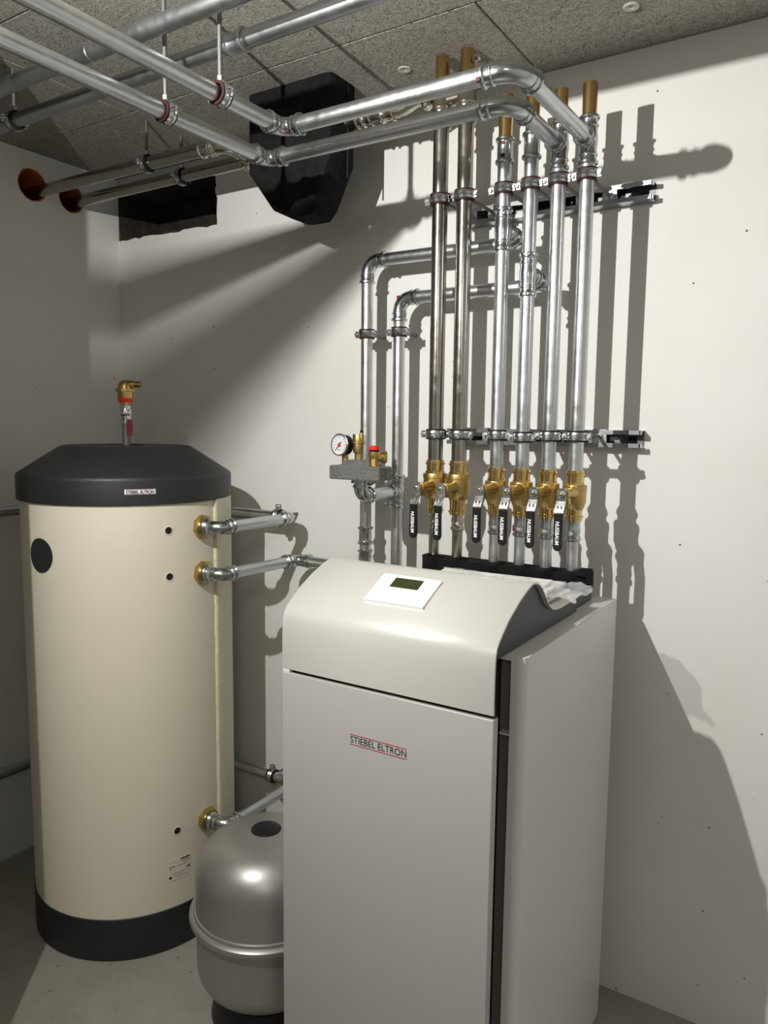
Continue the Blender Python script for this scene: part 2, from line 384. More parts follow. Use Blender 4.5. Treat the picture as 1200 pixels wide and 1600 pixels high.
# ------------------------------------------------------------------ room shell
XL, XR, YB, YF, H = -2.575, 1.0, 2.0566, -2.6, 2.557
def room():
    bm = BM(); box(bm, (XL-.3, YF-.3, -.15), (XR+.3, YB+.4, 0)); struct(obj('floor', bm, M['floor'], smooth=False))
    # back wall, with the broken-out rectangular opening at the top of the corner
    rnd = random.Random(3)
    def jag(a, b, n, amp):
        return [(a[0]+(b[0]-a[0])*k/n+rnd.uniform(-amp, amp), a[1]+(b[1]-a[1])*k/n+rnd.uniform(-amp, amp)) for k in range(1, n)]
    P = [(XR+.3, 0), (XR+.3, H), (XL, H), (XL, 2.502)]+[(-2.036, 2.504)]
    P += jag((-2.036, 2.504), (-2.034, 2.318), 12, .006)+[(-2.034, 2.318)]
    P += jag((-2.034, 2.318), (XL, 2.322), 22, .004)+[(XL, 2.322), (XL, 0)]
    bm = BM(); prism(bm, P, (0, YB, 0), (1, 0, 0), (0, 0, 1), (0, .24, 0))
    struct(obj('wall_back', bm, M['wall'], smooth=False))
    bm = BM()
    box(bm, (XL, YB+.20, 2.30), (-2.02, YB+.238, 2.52)); box(bm, (XL, YB+.010, 2.30), (-2.02, YB+.238, 2.3285)); box(bm, (XL, YB+.010, 2.492), (-2.02, YB+.238, 2.53))
    box(bm, (XL+.0005, YB+.004, 2.31), (XL+.010, YB+.238, 2.51)); box(bm, (-2.0455, YB+.010, 2.31), (-2.02, YB+.238, 2.51))  # the opening's darkness is put into the colour of this lining
    o = struct(obj('trim_1', bm, M['dark'], smooth=False)); o['label'] = 'dark lining box inside the broken wall opening'
    bm = BM()
    for k in range(9):
        x = -2.52+k*.055; h = rnd.uniform(.02, .07); r_ = rnd.uniform(.02, .04)
        m4 = Matrix.Translation((x, YB+.15+rnd.uniform(-.05, .05), 2.315+h*.3)) @ Matrix.Rotation(rnd.uniform(0, 3), 4, 'Z') @ Matrix.Diagonal((r_, r_*.8, h*.8, 1))
        bmesh.ops.create_icosphere(bm, subdivisions=1, radius=1, matrix=m4)
    o = struct(obj('trim_2', bm, M['dark'], smooth=False)); o['label'] = 'loose dark rubble lying in the wall opening'
    # left wall with two round pipe openings
    bm = BM(); loops = []
    def loop(pts):
        vs = [bm.verts.new((XL, a, b)) for a, b in pts]
        for k in range(len(vs)): bm.edges.new((vs[k], vs[(k+1) % len(vs)]))
    loop([(YF-.3, 0), (YB+.30, 0), (YB+.30, H), (YF-.3, H)])
    holes = [(1.693, 2.443, .056), (1.850, 2.436, .053)]
    for (y, z, r) in holes:
        loop([(y+(r+rnd.uniform(-.0015, .0025))*math.cos(2*PI*k/40), z+(r+rnd.uniform(-.0015, .0025))*math.sin(2*PI*k/40)) for k in range(40)])
    bmesh.ops.triangle_fill(bm, use_beauty=True, edges=bm.edges)
    g = bmesh.ops.extrude_face_region(bm, geom=bm.faces[:])
    bmesh.ops.translate(bm, verts=[v for v in g['geom'] if isinstance(v, bmesh.types.BMVert)], vec=(-.24, 0, 0))
    wlft = struct(obj('wall_left', bm, M['wall'], smooth=False))
    for (y, z, r) in holes:
        bm = BM(); revolve(bm, (XL-.002, y, z), (-1, 0, 0), [(0, r-.001), (.23, r-.001), (.23, r-.004), (0, r-.004)], 40, closed=True)
        obj('pipe_sleeve', bm, M['sleeve'], wlft)
        bm = BM(); revolve(bm, (XL-.20, y, z), (-1, 0, 0), [(0, r-.004), (.02, r-.004)], 40); obj('sleeve_end', bm, M['sleeve'], wlft)
    bm = BM(); box(bm, (XL, .47, 0), (-1.494, .65, H)); struct(obj('wall_light_block', bm, M['wall'], smooth=False))  # unseen wall stub added to keep the work light off the left side
    bm = BM(); box(bm, (XR, YF-.3, 0), (XR+.24, YB, H)); struct(obj('wall_right', bm, M['wall'], smooth=False))
    bm = BM(); box(bm, (XL, YF-.24, 0), (XR, YF, H)); struct(obj('wall_front', bm, M['wall'], smooth=False))
    # ceiling: concrete slab carrying wood-wool panels with open joints
    bm = BM(); box(bm, (XL-.3, YF-.3, H+.028), (XR+.3, YB+.3, H+.2)); ceil = struct(obj('ceiling', bm, M['gap'], smooth=False))
    rows = [1.139+.5115*k for k in range(-8, 3)]; g = .0016
    for j, y0 in enumerate(rows):
        y1 = y0+.5115; off = {1.139: -2.0, .628: -2.15}.get(round(y0, 3), None)
        if off is None: off = -.82 if abs(y0-1.6505) < .01 else random.uniform(-2, 0)
        xs = [off+2.0*k for k in range(-3, 4)]
        for x0 in xs:
            a, b = max(x0, XL), min(x0+2.0, XR); c, d = max(y0, YF), min(y1, YB)
            if b-a < .05 or d-c < .03: continue
            bm = BM(); dz = random.uniform(-.0008, .0008)
            box(bm, (a+g, c+g, H+dz), (b-g, d-g if d < YB else d, H+.0278), .0022, 1)
            obj('ceiling_panel', bm, M['ceil'], ceil, smooth=False)
    for (x, y) in ((-1.121, 1.843), (-.523, 1.849), (-.2, 1.35), (.2, 1.85), (.2, 1.35), (-1.6, .85), (-1.0, .85), (-.4, .85), (.2, .85)):
        bm = BM(); revolve(bm, (x, y, H), (0, 0, -1), [(-.002, .0185), (.0015, .0185), (.003, .016), (.002, .006), (-.001, .004)], 24)
        obj('screw_washer', bm, M['cement'], ceil)
room()

# ------------------------------------------------------------------ buffer tank
TC = Vector((-1.99, 1.60, 0)); TR = .315
def cyl_pt(R, ang, z): a = math.radians(ang); return Vector((TC.x+R*math.cos(a), TC.y+R*math.sin(a), z))
def cyl_patch(bm, R, ang, z, pts):
    """closed outline of (tangential, vertical) metres wrapped on the tank, as a fan"""
    c = bm.verts.new(cyl_pt(R, ang, z)); vs = [bm.verts.new(cyl_pt(R, ang+math.degrees(s/R), z+t)) for s, t in pts]
    mid = [bm.verts.new(cyl_pt(R, ang+math.degrees(s*.5/R), z+t*.5)) for s, t in pts]; n = len(vs)
    for k in range(n):
        bm.faces.new((c, mid[k], mid[(k+1) % n])); bm.faces.new((mid[k], vs[k], vs[(k+1) % n], mid[(k+1) % n]))
    low = [bm.verts.new(cyl_pt(R-.004, ang+math.degrees(s/R), z+t)) for s, t in pts]
    for k in range(n): bm.faces.new((vs[k], low[k], low[(k+1) % n], vs[(k+1) % n]))
def disc(r, n=32): return [(r*math.cos(2*PI*k/n), r*math.sin(2*PI*k/n)) for k in range(n)]
def tank():
    t = thing('buffer_tank', 'tall cream cylindrical buffer tank with anthracite lid and base ring standing in the corner', 'water tank', (TC.x, TC.y, 0))
    bm = BM(); revolve(bm, TC, (0, 0, 1), [(.10, TR-.02), (.125, TR), (1.395, TR), (1.40, TR-.02)], 128); jacket = obj('jacket', bm, M['cream'], t)
    jacket['label'] = 'cream foil jacket'
    bm = BM(); revolve(bm, TC, (0, 0, 1), [(0, TR-.004), (.003, TR+.003), (.131, TR+.003), (.133, TR), (.128, TR-.03)], 128); obj('base_ring', bm, M['anth'], t)
    bm = BM()
    revolve(bm, TC, (0, 0, 1), [(1.372, TR-.01), (1.3725, TR+.007), (1.375, TR+.0095), (1.440, TR+.0095), (1.4465, TR+.0085), (1.452, TR+.004),
                                (1.528, .203), (1.5325, .192), (1.5345, .178), (1.5350, .075), (1.5345, .070), (1.520, .066), (1.519, .02)], 128)
    lid = obj('lid', bm, M['anth'], t); lid['label'] = 'anthracite bevelled lid'
    # raised closing strip of the jacket
    bm = BM(); n = 24; z0, z1 = .133, 1.374; a0, a1 = 13.8, 55
    prev = None
    for k in range(n+1):
        a = a0+(a1-a0)*k/n
        q = [bm.verts.new(cyl_pt(R, a, z)) for R, z in ((TR-.002, z0), (TR+.0085, z0), (TR+.0085, z1), (TR-.002, z1))]
        if prev:
            for i in range(4): bm.faces.new((prev[i], prev[(i+1) % 4], q[(i+1) % 4], q[i]))
        else: bm.faces.new(q)
        prev = q
    bm.faces.new(prev); obj('closing_strip', bm, M['cream'], t)
    bm = BM(); prev = None
    for k in range(41):
        z = z0+.003+(z1-z0-.006)*k/40; w_ = .0055+.0012*math.sin(k*1.7)
        q = [bm.verts.new(cyl_pt(R, a0-.1-math.degrees(s/TR), z)) for R, s in ((TR-.001, 0), (TR+.0078, 0), (TR+.006, w_*.6), (TR-.001, w_))]
        if prev:
            for i in range(4): bm.faces.new((prev[i], prev[(i+1) % 4], q[(i+1) % 4], q[i]))
        else: bm.faces.new(q)
        prev = q
    bm.faces.new(prev); obj('foam_seam', bm, M['foamedge'], t)
    bm = BM(); cyl_patch(bm, TR+.0025, -89, 1.222, disc(.05, 48)); obj('cover_cap', bm, M['anth'], t)
    for (a, z) in ((-18.7, 1.295), (-18.6, 1.159), (-17.2, .374)):
        bm = BM(); c = cyl_pt(TR, a, z); d = (c-Vector((TC.x, TC.y, z))).normalized()
        revolve(bm, c-d*.003, d, [(0, .0105), (0, .0145), (.0045, .0135), (.0045, .0105)], 24, closed=True); so = obj('sensor_pocket', bm, M['cream'], t)
        bm = BM(); revolve(bm, c-d*.006, d, [(0, .0108), (.007, .0108)], 24); obj('pocket_bore', bm, M['gap'], so)
    # nameplate on the lid
    R = TR+.0102; bm = BM(); cyl_patch(bm, R, -33, 1.411, [(-.042, -.0075), (-.02, -.0075), (0, -.0075), (.02, -.0075), (.042, -.0075), (.042, .0075), (.02, .0075), (0, .0075), (-.02, .0075), (-.042, .0075)])
    pl = obj('nameplate', bm, M['label'], t); pl.data.materials[0] = M['display']
    a = math.radians(-33); right = Vector((-math.sin(a), math.cos(a), 0)); nrm = Vector((math.cos(a), math.sin(a), 0))
    bm = text_bm('STIEBEL ELTRON', .0125, cyl_pt(R+.0006, -33, 1.4065)-right*.0385, right, (0, 0, 1), width=.077, offset=.0003)
    for v in bm.verts:
        s = (v.co-cyl_pt(R+.0006, -33, 1.4065)).dot(right); v.co -= nrm*(s*s/(2*R))
    obj('lettering', bm, M['ink'], pl, smooth=False)
    for zz in (1.4045, 1.4178):
        bm = BM(); cyl_patch(bm, R+.0004, -33, zz, [(-.040, -.0005), (-.02, -.0005), (0, -.0005), (.02, -.0005), (.040, -.0005), (.040, .0005), (.02, .0005), (0, .0005), (-.02, .0005), (-.040, .0005)])
        obj('red_line', bm, M['redink'], pl)
    # rating label near the foot
    R = TR+.0012; A = -16.3; Z = .252
    bm = BM(); cyl_patch(bm, R, A, Z, [(-.036, -.034), (-.018, -.034), (0, -.034), (.018, -.034), (.036, -.034), (.036, .034), (.018, .034), (0, .034), (-.018, .034), (-.036, .034)])
    lb = obj('rating_label', bm, M['cream'], t)
    def bar(s0, s1, t0, t1):
        bm = BM(); n = 5; U = [(s0+(s1-s0)*k/n-(s0+s1)/2, t0-(t0+t1)/2) for k in range(n+1)]+[(s0+(s1-s0)*k/n-(s0+s1)/2, t1-(t0+t1)/2) for k in range(n, -1, -1)]
        cyl_patch(bm, R+.0003, A+math.degrees((s0+s1)/2/R), Z+(t0+t1)/2, U)
        obj('printed_line', bm, M['ink'], lb)
    for b in ((.004, .034, .027, .031), (.005, .033, .021, .0222), (.012, .034, .0165, .0174), (-.034, -.014, .010, .0118), (-.010, .024, .010, .0108), (-.034, -.022, .004, .0048),
              (-.026, .028, -.012, -.0113), (-.018, .010, -.018, -.0172), (-.034, -.026, -.026, -.018), (-.016, .030, -.0255, -.0247), (.024, .028, -.006, 0), (.030, .034, -.006, .001)): bar(*b)
    # brass connections of the three nozzles
    for a, z in ((1.8, 1.296), (2.4, 1.155), (2.4, .369)):
        c = Vector((-1.682, 1.615, z)); d = Vector((1, 0, 0))
        bm = BM(); revolve(bm, c, d, [(0, .020), (0, .0345), (.002, .0375), (.019, .0375), (.022, .034), (.022, .02)], 8, ph=.2); obj('brass_nut', bm, M['brass'], t)
    return t
tank()

def vent_valve():
    x, y = TC.x, TC.y
    t = thing('air_vent', 'brass automatic air vent with red ring and elbow outlet on top of the cream tank', 'air vent', (x, y, 1.52))
    bm = BM(); revolve(bm, (x, y, 0), (0, 0, 1), [(1.5185, .0125), (1.632, .0125), (1.632, .01)], 20); obj('riser_pipe', bm, M['rod'], t)
    bm = BM(); revolve(bm, (x, y, 0), (0, 0, 1), [(1.602, .012), (1.602, .0165), (1.614, .0165), (1.616, .0145), (1.626, .0145), (1.63, .0175), (1.640, .0175), (1.643, .0155), (1.65, .0155), (1.65, .0175), (1.657, .0175), (1.657, .01)], 12)
    vb = obj('shut_off_valve', bm, M['zinc'], t)
    bm = BM(); revolve(bm, (x+.008, y-.006, 1.636), (.95, -.3, 0), [(0, .007), (.014, .007), (.014, .0095), (.020, .0095), (.022, .006)], 12); obj('valve_screw', bm, M['zinc'], vb)
    hd = Vector((.90, -.43, 0)).normalized(); hu = Vector((hd.y, -hd.x, 0)); c = Vector((x+.012, y-.002, 0))+hd*.012
    poly = [(-.009, 1.607), (-.007, 1.567), (-.003, 1.563), (.004, 1.563), (.0085, 1.567), (.010, 1.607), (.006, 1.615), (-.004, 1.615)]
    bm = BM(); prism(bm, poly, c, (-hu.x, -hu.y, 0), (0, 0, 1), hd*.006); obj('lever', bm, M['darkred'], t)
    bm = BM(); prism(bm, [(-.006, 1.61), (.006, 1.61), (.008, 1.645), (-.008, 1.645)], c-hd*.001, (-hu.x, -hu.y, 0), (0, 0, 1), hd*.002); obj('lever_plate', bm, M['zinc'], t)
    bm = BM(); revolve(bm, (x, y, 0), (0, 0, 1), [(1.655, .012), (1.655, .0155), (1.669, .0165), (1.669, .02)], 8); obj('nipple', bm, M['vent'], t)
    bm = BM(); revolve(bm, (x, y, 0), (0, 0, 1), [(1.668, .019), (1.669, .0225), (1.681, .0245), (1.682, .023)], 32); obj('red_ring', bm, M['red'], t)
    bm = BM(); revolve(bm, (x, y, 0), (0, 0, 1), [(1.681, .0235), (1.702, .0245), (1.703, .027), (1.710, .027), (1.711, .0225), (1.722, .0215), (1.731, .0175), (1.7365, .010), (1.738, .001)], 32)
    for k in range(4):
        a = k*PI/2+.5; c2 = Vector((x+.0255*math.cos(a), y+.0255*math.sin(a), 1.702)); revolve(bm, c2, (0, 0, 1), [(-.002, .005), (.009, .005), (.011, .002)], 10)
    obj('vent_body', bm, M['vent'], t)
    bm = BM(); d = Vector((.86, .5, 0)); c3 = Vector((x, y, 1.7245)); revolve(bm, c3, d, [(.006, .0125), (.026, .0120), (.028, .0095), (.048, .0095), (.050, .008)], 20); obj('outlet', bm, M['vent'], t)
vent_valve()

# ------------------------------------------------------------------ pipework: tank side
YW, XW = 1.955, -2.495       # pipe planes in front of the back and the left wall
def tank_pipes():
    # upper nozzle -> back wall -> left wall
    t = thing('heating_pipe', 'galvanised pipe from the tank\'s upper brass nut to the back wall and round the corner', 'pipe', (-1.602, 1.8, 1.296))
    z = 1.296; x = -1.602
    bm = BM(); revolve(bm, (-1.662, 1.615, z), (1, 0, 0), [(0, .024), (.010, .026), (.018, .022), (.020, .0205)], 24); obj('adapter', bm, M['fit'], t)
    e, p, q = elbow(t, (x, 1.615, z), (1, 0, 0), (0, 1, 0), R=.036, sleeve=.018)
    e2, p2, q2 = elbow(t, (x, YW, z), (0, 1, 0), (-1, 0, 0), R=.036)
    straight(t, q, p2)
    e3, p3, q3 = elbow(t, (XW, YW, z), (-1, 0, 0), (0, -1, 0)); straight(t, q2, p3); straight(t, q3, (XW, .651, z))
    # middle nozzle -> back wall -> rises behind the heat pump as the far left riser
    t = thing('heating_pipe', 'galvanised pipe from the tank\'s second brass nut that rises as the far left riser', 'pipe', (-1.59, 1.8, 1.155))
    z = 1.155; x = -1.588; gx = -1.311
    bm = BM(); revolve(bm, (-1.662, 1.615, z), (1, 0, 0), [(0, .024), (.010, .026), (.018, .022), (.020, .0205)], 24); obj('adapter', bm, M['fit'], t)
    e, p, q = elbow(t, (x-.01, 1.615, z), (1, 0, 0), (.0, 1, 0), sleeve=.018)
    e2, p2, q2 = elbow(t, (x, YW, z), (.0, 1, 0), (1, 0, 0), R=.034)
    straight(t, q, p2); straight(t, q2, (gx-.05, YW, z))
    e3, p3, q3 = elbow(t, (gx, YW, z), (1, 0, 0), (0, 0, 1))
    coupling(t, (gx, YW, 1.262), (0, 0, 1)); straight(t, q3, (gx, YW, 2.045))
    e4, p4, q4 = elbow(t, (gx, YW, 2.095), (0, 0, 1), (1, 0, 0), R=.04)
    e5, p5, q5 = elbow(t, (-.815, YW, 2.095), (1, 0, 0), (0, -1, 0)); straight(t, q4, p5); straight(t, q5, (-.815, 1.872, 2.095))
    # lower nozzle and the low wall run that climbs as the second left riser
    t = thing('heating_pipe', 'low galvanised wall pipe from the tank\'s lowest nut, rising as the second left riser', 'pipe', (-1.59, 1.8, .369))
    z = .369; x = -1.592; gx = -1.196
    bm = BM(); revolve(bm, (-1.662, 1.615, z), (1, 0, 0), [(0, .024), (.010, .026), (.018, .022), (.020, .0205)], 24); obj('adapter', bm, M['fit'], t)
    e, p, q = elbow(t, (x, 1.615, z), (1, 0, 0), (0, 1, 0), sleeve=.018)
    tee(t, (x, YW, z), (1, 0, 0), (0, -1, 0)); straight(t, q, (x, YW-.03, z))
    straight(t, (x-.04, YW, z), (XW+.05, YW, z)); e2, p2, q2 = elbow(t, (XW, YW, z), (-1, 0, 0), (0, -1, 0)); straight(t, q2, (XW, .651, z))
    e3, p3, q3 = elbow(t, (gx, YW, z), (1, 0, 0), (0, 0, 1)); straight(t, (x+.04, YW, z), p3)
    zt = 1.405
    straight(t, q3, (gx, YW, zt-.04)); tee(t, (gx, YW, zt), (0, 0, 1), (0, -1, 0), L=.105)
    straight(t, (gx, YW, zt+.04), (gx, YW, 1.93))
    e4, p4, q4 = elbow(t, (gx, YW, 1.977), (0, 0, 1), (1, 0, 0), R=.04)
    bm = BM(); box(bm, (gx+.004, YW-.0235, 1.971), (gx+.012, YW-.018, 1.982), .001); obj('press_mark', bm, M['redtag'], e4)
    e5, p5, q5 = elbow(t, (-.745, YW, 1.977), (1, 0, 0), (0, -1, 0)); straight(t, q4, p5); straight(t, q5, (-.745, 1.872, 1.977))
    d = YB-YW
    clamp('rubber lined clamp on the upper wall pipe right of the cream tank', (-1.665, YW, 1.296), (1, 0, 0), (0, 1, 0), RG, d, CL, nut=False)
    clamp('rubber lined clamp on the low wall pipe just left of the heat pump', (-1.697, YW, .369), (1, 0, 0), (0, 1, 0), RG, d, CL, nut=False)
    clamp('rubber lined clamp halfway up the far left riser', (-1.311, YW, 1.880), (0, 0, 1), (0, 1, 0), RG, d, CL, nut=False)
    clamp('rubber lined clamp near the top of the second left riser, under its elbow', (-1.196, YW, 1.880), (0, 0, 1), (0, 1, 0), RG, d, CL, nut=False)
    clamp('dark clamp on the far left riser behind the safety group\'s bend', (-1.311, YW, 1.435), (0, 0, 1), (0, 1, 0), RG, d, CL, red=False, nut=False)
tank_pipes()

# ------------------------------------------------------------------ six risers over the heat pump, their valves, clamps and rails
YP = 1.83
RX = dict(A=-.998, B=-.926, C=-.816, D=-.745, E=-.674, F=-.604)
names = dict(A='leftmost dark stainless riser', B='second dark stainless riser', C='third riser, galvanised, with the upper side branch', D='fourth riser, galvanised, with the lower side branch',
             E='fifth riser, galvanised', F='rightmost galvanised riser')
def risers():
    for k, x in RX.items():
        st = k in 'AB'; r = RS if st else RG; m = 'stain' if st else 'galv'; fm = 'nickel' if st else 'fit'
        lab = dict(A='leftmost vertical stainless steel pipe above the heat pump with brown tube stub', B='second vertical stainless steel pipe from the left with brown tube stub',
                   C='third vertical pipe above the heat pump, galvanised, with red marked coupling and upper rear branch', D='fourth vertical pipe above the heat pump, galvanised, with the lower rear branch',
                   E='fifth vertical pipe, galvanised, joined by the lower overhead pipe', F='rightmost vertical galvanised pipe, joined by the upper overhead pipe')[k]
        t = thing('riser_pipe', lab, 'pipe', (x, YP, 1.25), 'vertical risers above the heat pump')
        zt = 1.50 if st else 1.485
        straight(t, (x, YP, 1.20), (x, YP, 1.36), .0142, m, 'lower_pipe')
        bm = BM(); s = .0142
        revolve(bm, (x, YP, 0), (0, 0, 1), [(1.323, s), (1.323, s+.003), (1.325, s+.0048), (1.331, s+.0048), (1.334, s+.0018), (1.343, s+.0018), (1.346, s+.003), (1.352, s+.003), (1.358, s+.0015), (1.372, .0165), (1.39, .0165)], 28)
        cp = obj('press_socket', bm, M['nickel' if st else 'fit'], t)
        if k == 'D':
            bm = BM(); box(bm, (x-.016, YP-.0135, 1.336), (x-.006, YP-.010, 1.352), .001); obj('press_mark', bm, M['redtag'], cp)
        top = 2.385 if st else {'C': 2.28, 'D': 2.28, 'E': 2.24, 'F': 2.24}[k]
        if k == 'C':
            straight(t, (x, YP, zt), (x, YP, 2.07), r, m); tee(t, (x, YP, 2.098), (0, 0, 1), (0, 1, 0), L=.105); straight(t, (x, YP, 2.13), (x, YP, top), r, m)
        elif k == 'D':
            straight(t, (x, YP, zt), (x, YP, 1.95), r, m); tee(t, (x, YP, 1.980), (0, 0, 1), (0, 1, 0), L=.105); straight(t, (x, YP, 2.01), (x, YP, top), r, m)
        else: straight(t, (x, YP, zt), (x, YP, top), r, m)
        rs = .0172
        if st:
            coupling(t, (x, YP, 2.400), (0, 0, 1), L=.05, r=r, m='nickel')
            z0, z1 = 2.42, 2.552; rs = .0185
        elif k in 'CD':
            coupling(t, (x, YP, 2.288), (0, 0, 1), L=.062, r=r, tagred=(k == 'C')); z0, z1 = 2.30, {'C': 2.421, 'D': 2.402}[k]
        else:
            tee(t, (x, YP, 2.274), (0, 0, 1), (0, -1, 0), L=.11, B=.045); z0, z1 = 2.31, 2.403
        bm = BM(); revolve(bm, (x, YP, 0), (0, 0, 1), [(z0, rs), (z1-.001, rs), (z1, rs-.001), (z1, rs-.003), (z1-.01, rs-.003)], 28); obj('tube_stub', bm, M['copper'], t)
risers()

def overhead():
    z = 2.275
    t = thing('overhead_pipe', 'upper overhead galvanised pipe from the rightmost riser, bending along and towards the camera', 'pipe', (-.604, 1.405, z), 'overhead galvanised pipes')
    e, p, q = elbow(t, (-.604, 1.405, z), (0, -1, 0), (-1, 0, 0), R=.048); straight(t, (-.604, YP-.03, z), p)
    bm = BM(); box(bm, (-.682, 1.3825, z-.016), (-.673, 1.392, z-.008), .001); obj('press_mark', bm, M['redtag'], e)
    e2, p2, q2 = elbow(t, (-1.178, 1.405, z), (-1, 0, 0), (0, -1, 0), R=.03); straight(t, q, p2); straight(t, q2, (-1.170, -1.6, z))
    for dx, dy in ((.03, -.018), (-.014, -.04)):
        bm = BM(); box(bm, (-1.178+dx-.004, 1.405+dy-.004, z-.0205), (-1.178+dx+.004, 1.405+dy+.004, z-.017), .001); obj('press_mark', bm, M['redtag'], e2)
    t = thing('overhead_pipe', 'lower overhead galvanised pipe from the fifth riser, running beside the upper one', 'pipe', (-.674, 1.543, z), 'overhead galvanised pipes')
    e, p, q = elbow(t, (-.674, 1.543, z), (0, -1, 0), (-1, 0, 0), R=.048); straight(t, (-.674, YP-.03, z), p)
    e2, p2, q2 = elbow(t, (-1.342, 1.543, z), (-1, 0, 0), (0, -1, 0), R=.03); straight(t, q, p2); straight(t, q2, (-1.340, -1.6, z))
    for dx, dy in ((.03, -.018), (-.014, -.04)):
        bm = BM(); box(bm, (-1.342+dx-.004, 1.543+dy-.004, z-.0205), (-1.342+dx+.004, 1.543+dy+.004, z-.017), .001); obj('press_mark', bm, M['redtag'], e2)
    g = 'ceiling hung pipe clamps'
    clamp('ceiling hung clamp with red lining on the upper overhead pipe', (-1.172, 1.20, z), (0, 1, 0), (0, 0, 1), RG, H-z, g, nut=False)
    clamp('ceiling hung clamp with red lining on the lower overhead pipe', (-1.340, 1.205, z), (0, 1, 0), (0, 0, 1), RG, H-z, g, nut=False)
    z2 = 2.423
    t = thing('ceiling_pipe', 'grey galvanised pipe under the ceiling, the one nearer the camera', 'pipe', (-1.2, 1.155, z2), 'ceiling pipes parallel to the back wall')
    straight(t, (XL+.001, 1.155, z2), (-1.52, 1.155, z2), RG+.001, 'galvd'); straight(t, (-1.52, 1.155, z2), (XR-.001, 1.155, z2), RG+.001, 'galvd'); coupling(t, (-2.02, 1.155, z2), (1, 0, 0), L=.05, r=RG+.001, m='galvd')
    t = thing('ceiling_pipe', 'grey galvanised pipe under the ceiling, the one nearer the back wall', 'pipe', (-1.2, 1.292, z2), 'ceiling pipes parallel to the back wall')
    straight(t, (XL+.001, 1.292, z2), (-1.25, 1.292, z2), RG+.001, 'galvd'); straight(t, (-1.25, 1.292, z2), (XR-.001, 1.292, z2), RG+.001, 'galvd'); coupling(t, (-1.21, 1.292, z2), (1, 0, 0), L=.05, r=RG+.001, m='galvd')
    clamp('black lined ceiling clamp at the picture\'s upper left edge', (-2.035, 1.292, z2), (1, 0, 0), (0, 0, 1), RG+.001, H-z2, g, red=False, nut=False)
    clamp('ceiling clamp of the camera-side ceiling pipe', (-2.45, 1.155, z2), (1, 0, 0), (0, 0, 1), RG+.001, H-z2, g, red=False, nut=False)
    # stainless supply pipes in front of the wall hole
    z3 = 2.427; xs = -1.60
    t = thing('stainless_pipe', 'dull stainless pipe from the left round wall hole to the black box', 'pipe', (-2.0, 1.722, z3), 'stainless pipes to the wall holes')
    straight(t, (XL-.14, 1.716, z3), (-1.745, 1.722, z3), RS, 'stain'); coupling(t, (-1.735, 1.722, z3), (1, 0, 0), L=.055, r=RS, m='nickel')
    e, p, q = elbow(t, (-1.665, 1.722, z3), (1, 0, 0), (0, 1, 0), r=RS, m='nickel', R=.034); straight(t, q, (-1.665, 1.86, z3), RS, 'stain')
    clamp('black lined ceiling clamp on the stainless pipe nearer the camera', (-2.004, 1.72, z3), (1, 0, 0), (0, 0, 1), RS, H-z3, g, red=False, nut=False)
    t = thing('stainless_pipe', 'dull stainless pipe from the right round wall hole past the broken opening', 'pipe', (-2.0, 1.865, z3), 'stainless pipes to the wall holes')
    straight(t, (XL-.12, 1.868, z3), (-1.70, 1.862, z3), RS, 'stain'); tee(t, (-1.665, 1.862, z3), (1, 0, 0), (0, -1, 0), L=.11, r=RS, m='nickel'); straight(t, (-1.63, 1.862, z3), (-1.585, 1.862, z3), RS, 'stain')
    clamp('black lined ceiling clamp in front of the broken wall opening', (-2.004, 1.866, z3), (1, 0, 0), (0, 0, 1), RS, H-z3, g, red=False, nut=False)
    # link from the black box to the two stainless risers
    t = thing('stainless_pipe', 'short stainless pipe link from the black box to the two stainless risers', 'pipe', (-1.2, 1.835, 2.445))
    y = 1.832; z = 2.45
    straight(t, (-1.31, y, z), (-1.14, y, z), RS*.86, 'stain'); coupling(t, (-1.285, y, z), (1, 0, 0), L=.05, r=RS*.86, m='nickel'); coupling(t, (-1.232, y, z), (1, 0, 0), L=.035, r=RS*.86, m='nickel'); coupling(t, (-1.165, y, z), (1, 0, 0), L=.045, r=RS*.86, m='nickel')
    bm = BM(); sweep(bm, [(-1.145, y, z), (-1.125, y, z), (-1.10, y, z+.006), (-1.08, y, z+.014), (-1.06, y, z+.016), (-1.03, y, z+.008), (-.998, y, z)], RS*.9, 24); obj('bend', bm, M['nickel'], t)
    bm = BM(); revolve(bm, (-1.05, y, z+.012), (1, 0, 0), [(0, .018), (0, .028), (.006, .03), (.014, .026), (.034, .026), (.040, .03), (.048, .028), (.048, .018)], 24); obj('union_nut', bm, M['nickel'], t)
    for x in (RX['A'], RX['B']):
        bm = BM(); revolve(bm, (x, YP, 2.415), (0, 0, 1), [(0, .02), (0, .0245), (.008, .0275), (.013, .0245), (.05, .0245), (.056, .0275), (.062, .0225), (.062, .018)], 28); obj('tee_body', bm, M['nickel'], t)
    straight(t, (-.98, 1.832, 2.445), (-.94, 1.832, 2.445), RS*.86, 'stain')
    bm = BM(); revolve(bm, (RX['B']+.017, YP-.004, 2.527), (1, -.25, 0), [(0, .006), (.008, .006), (.008, .010), (.022, .010), (.024, .007)], 16); obj('bleed_screw', bm, M['nickel'], t)
overhead()

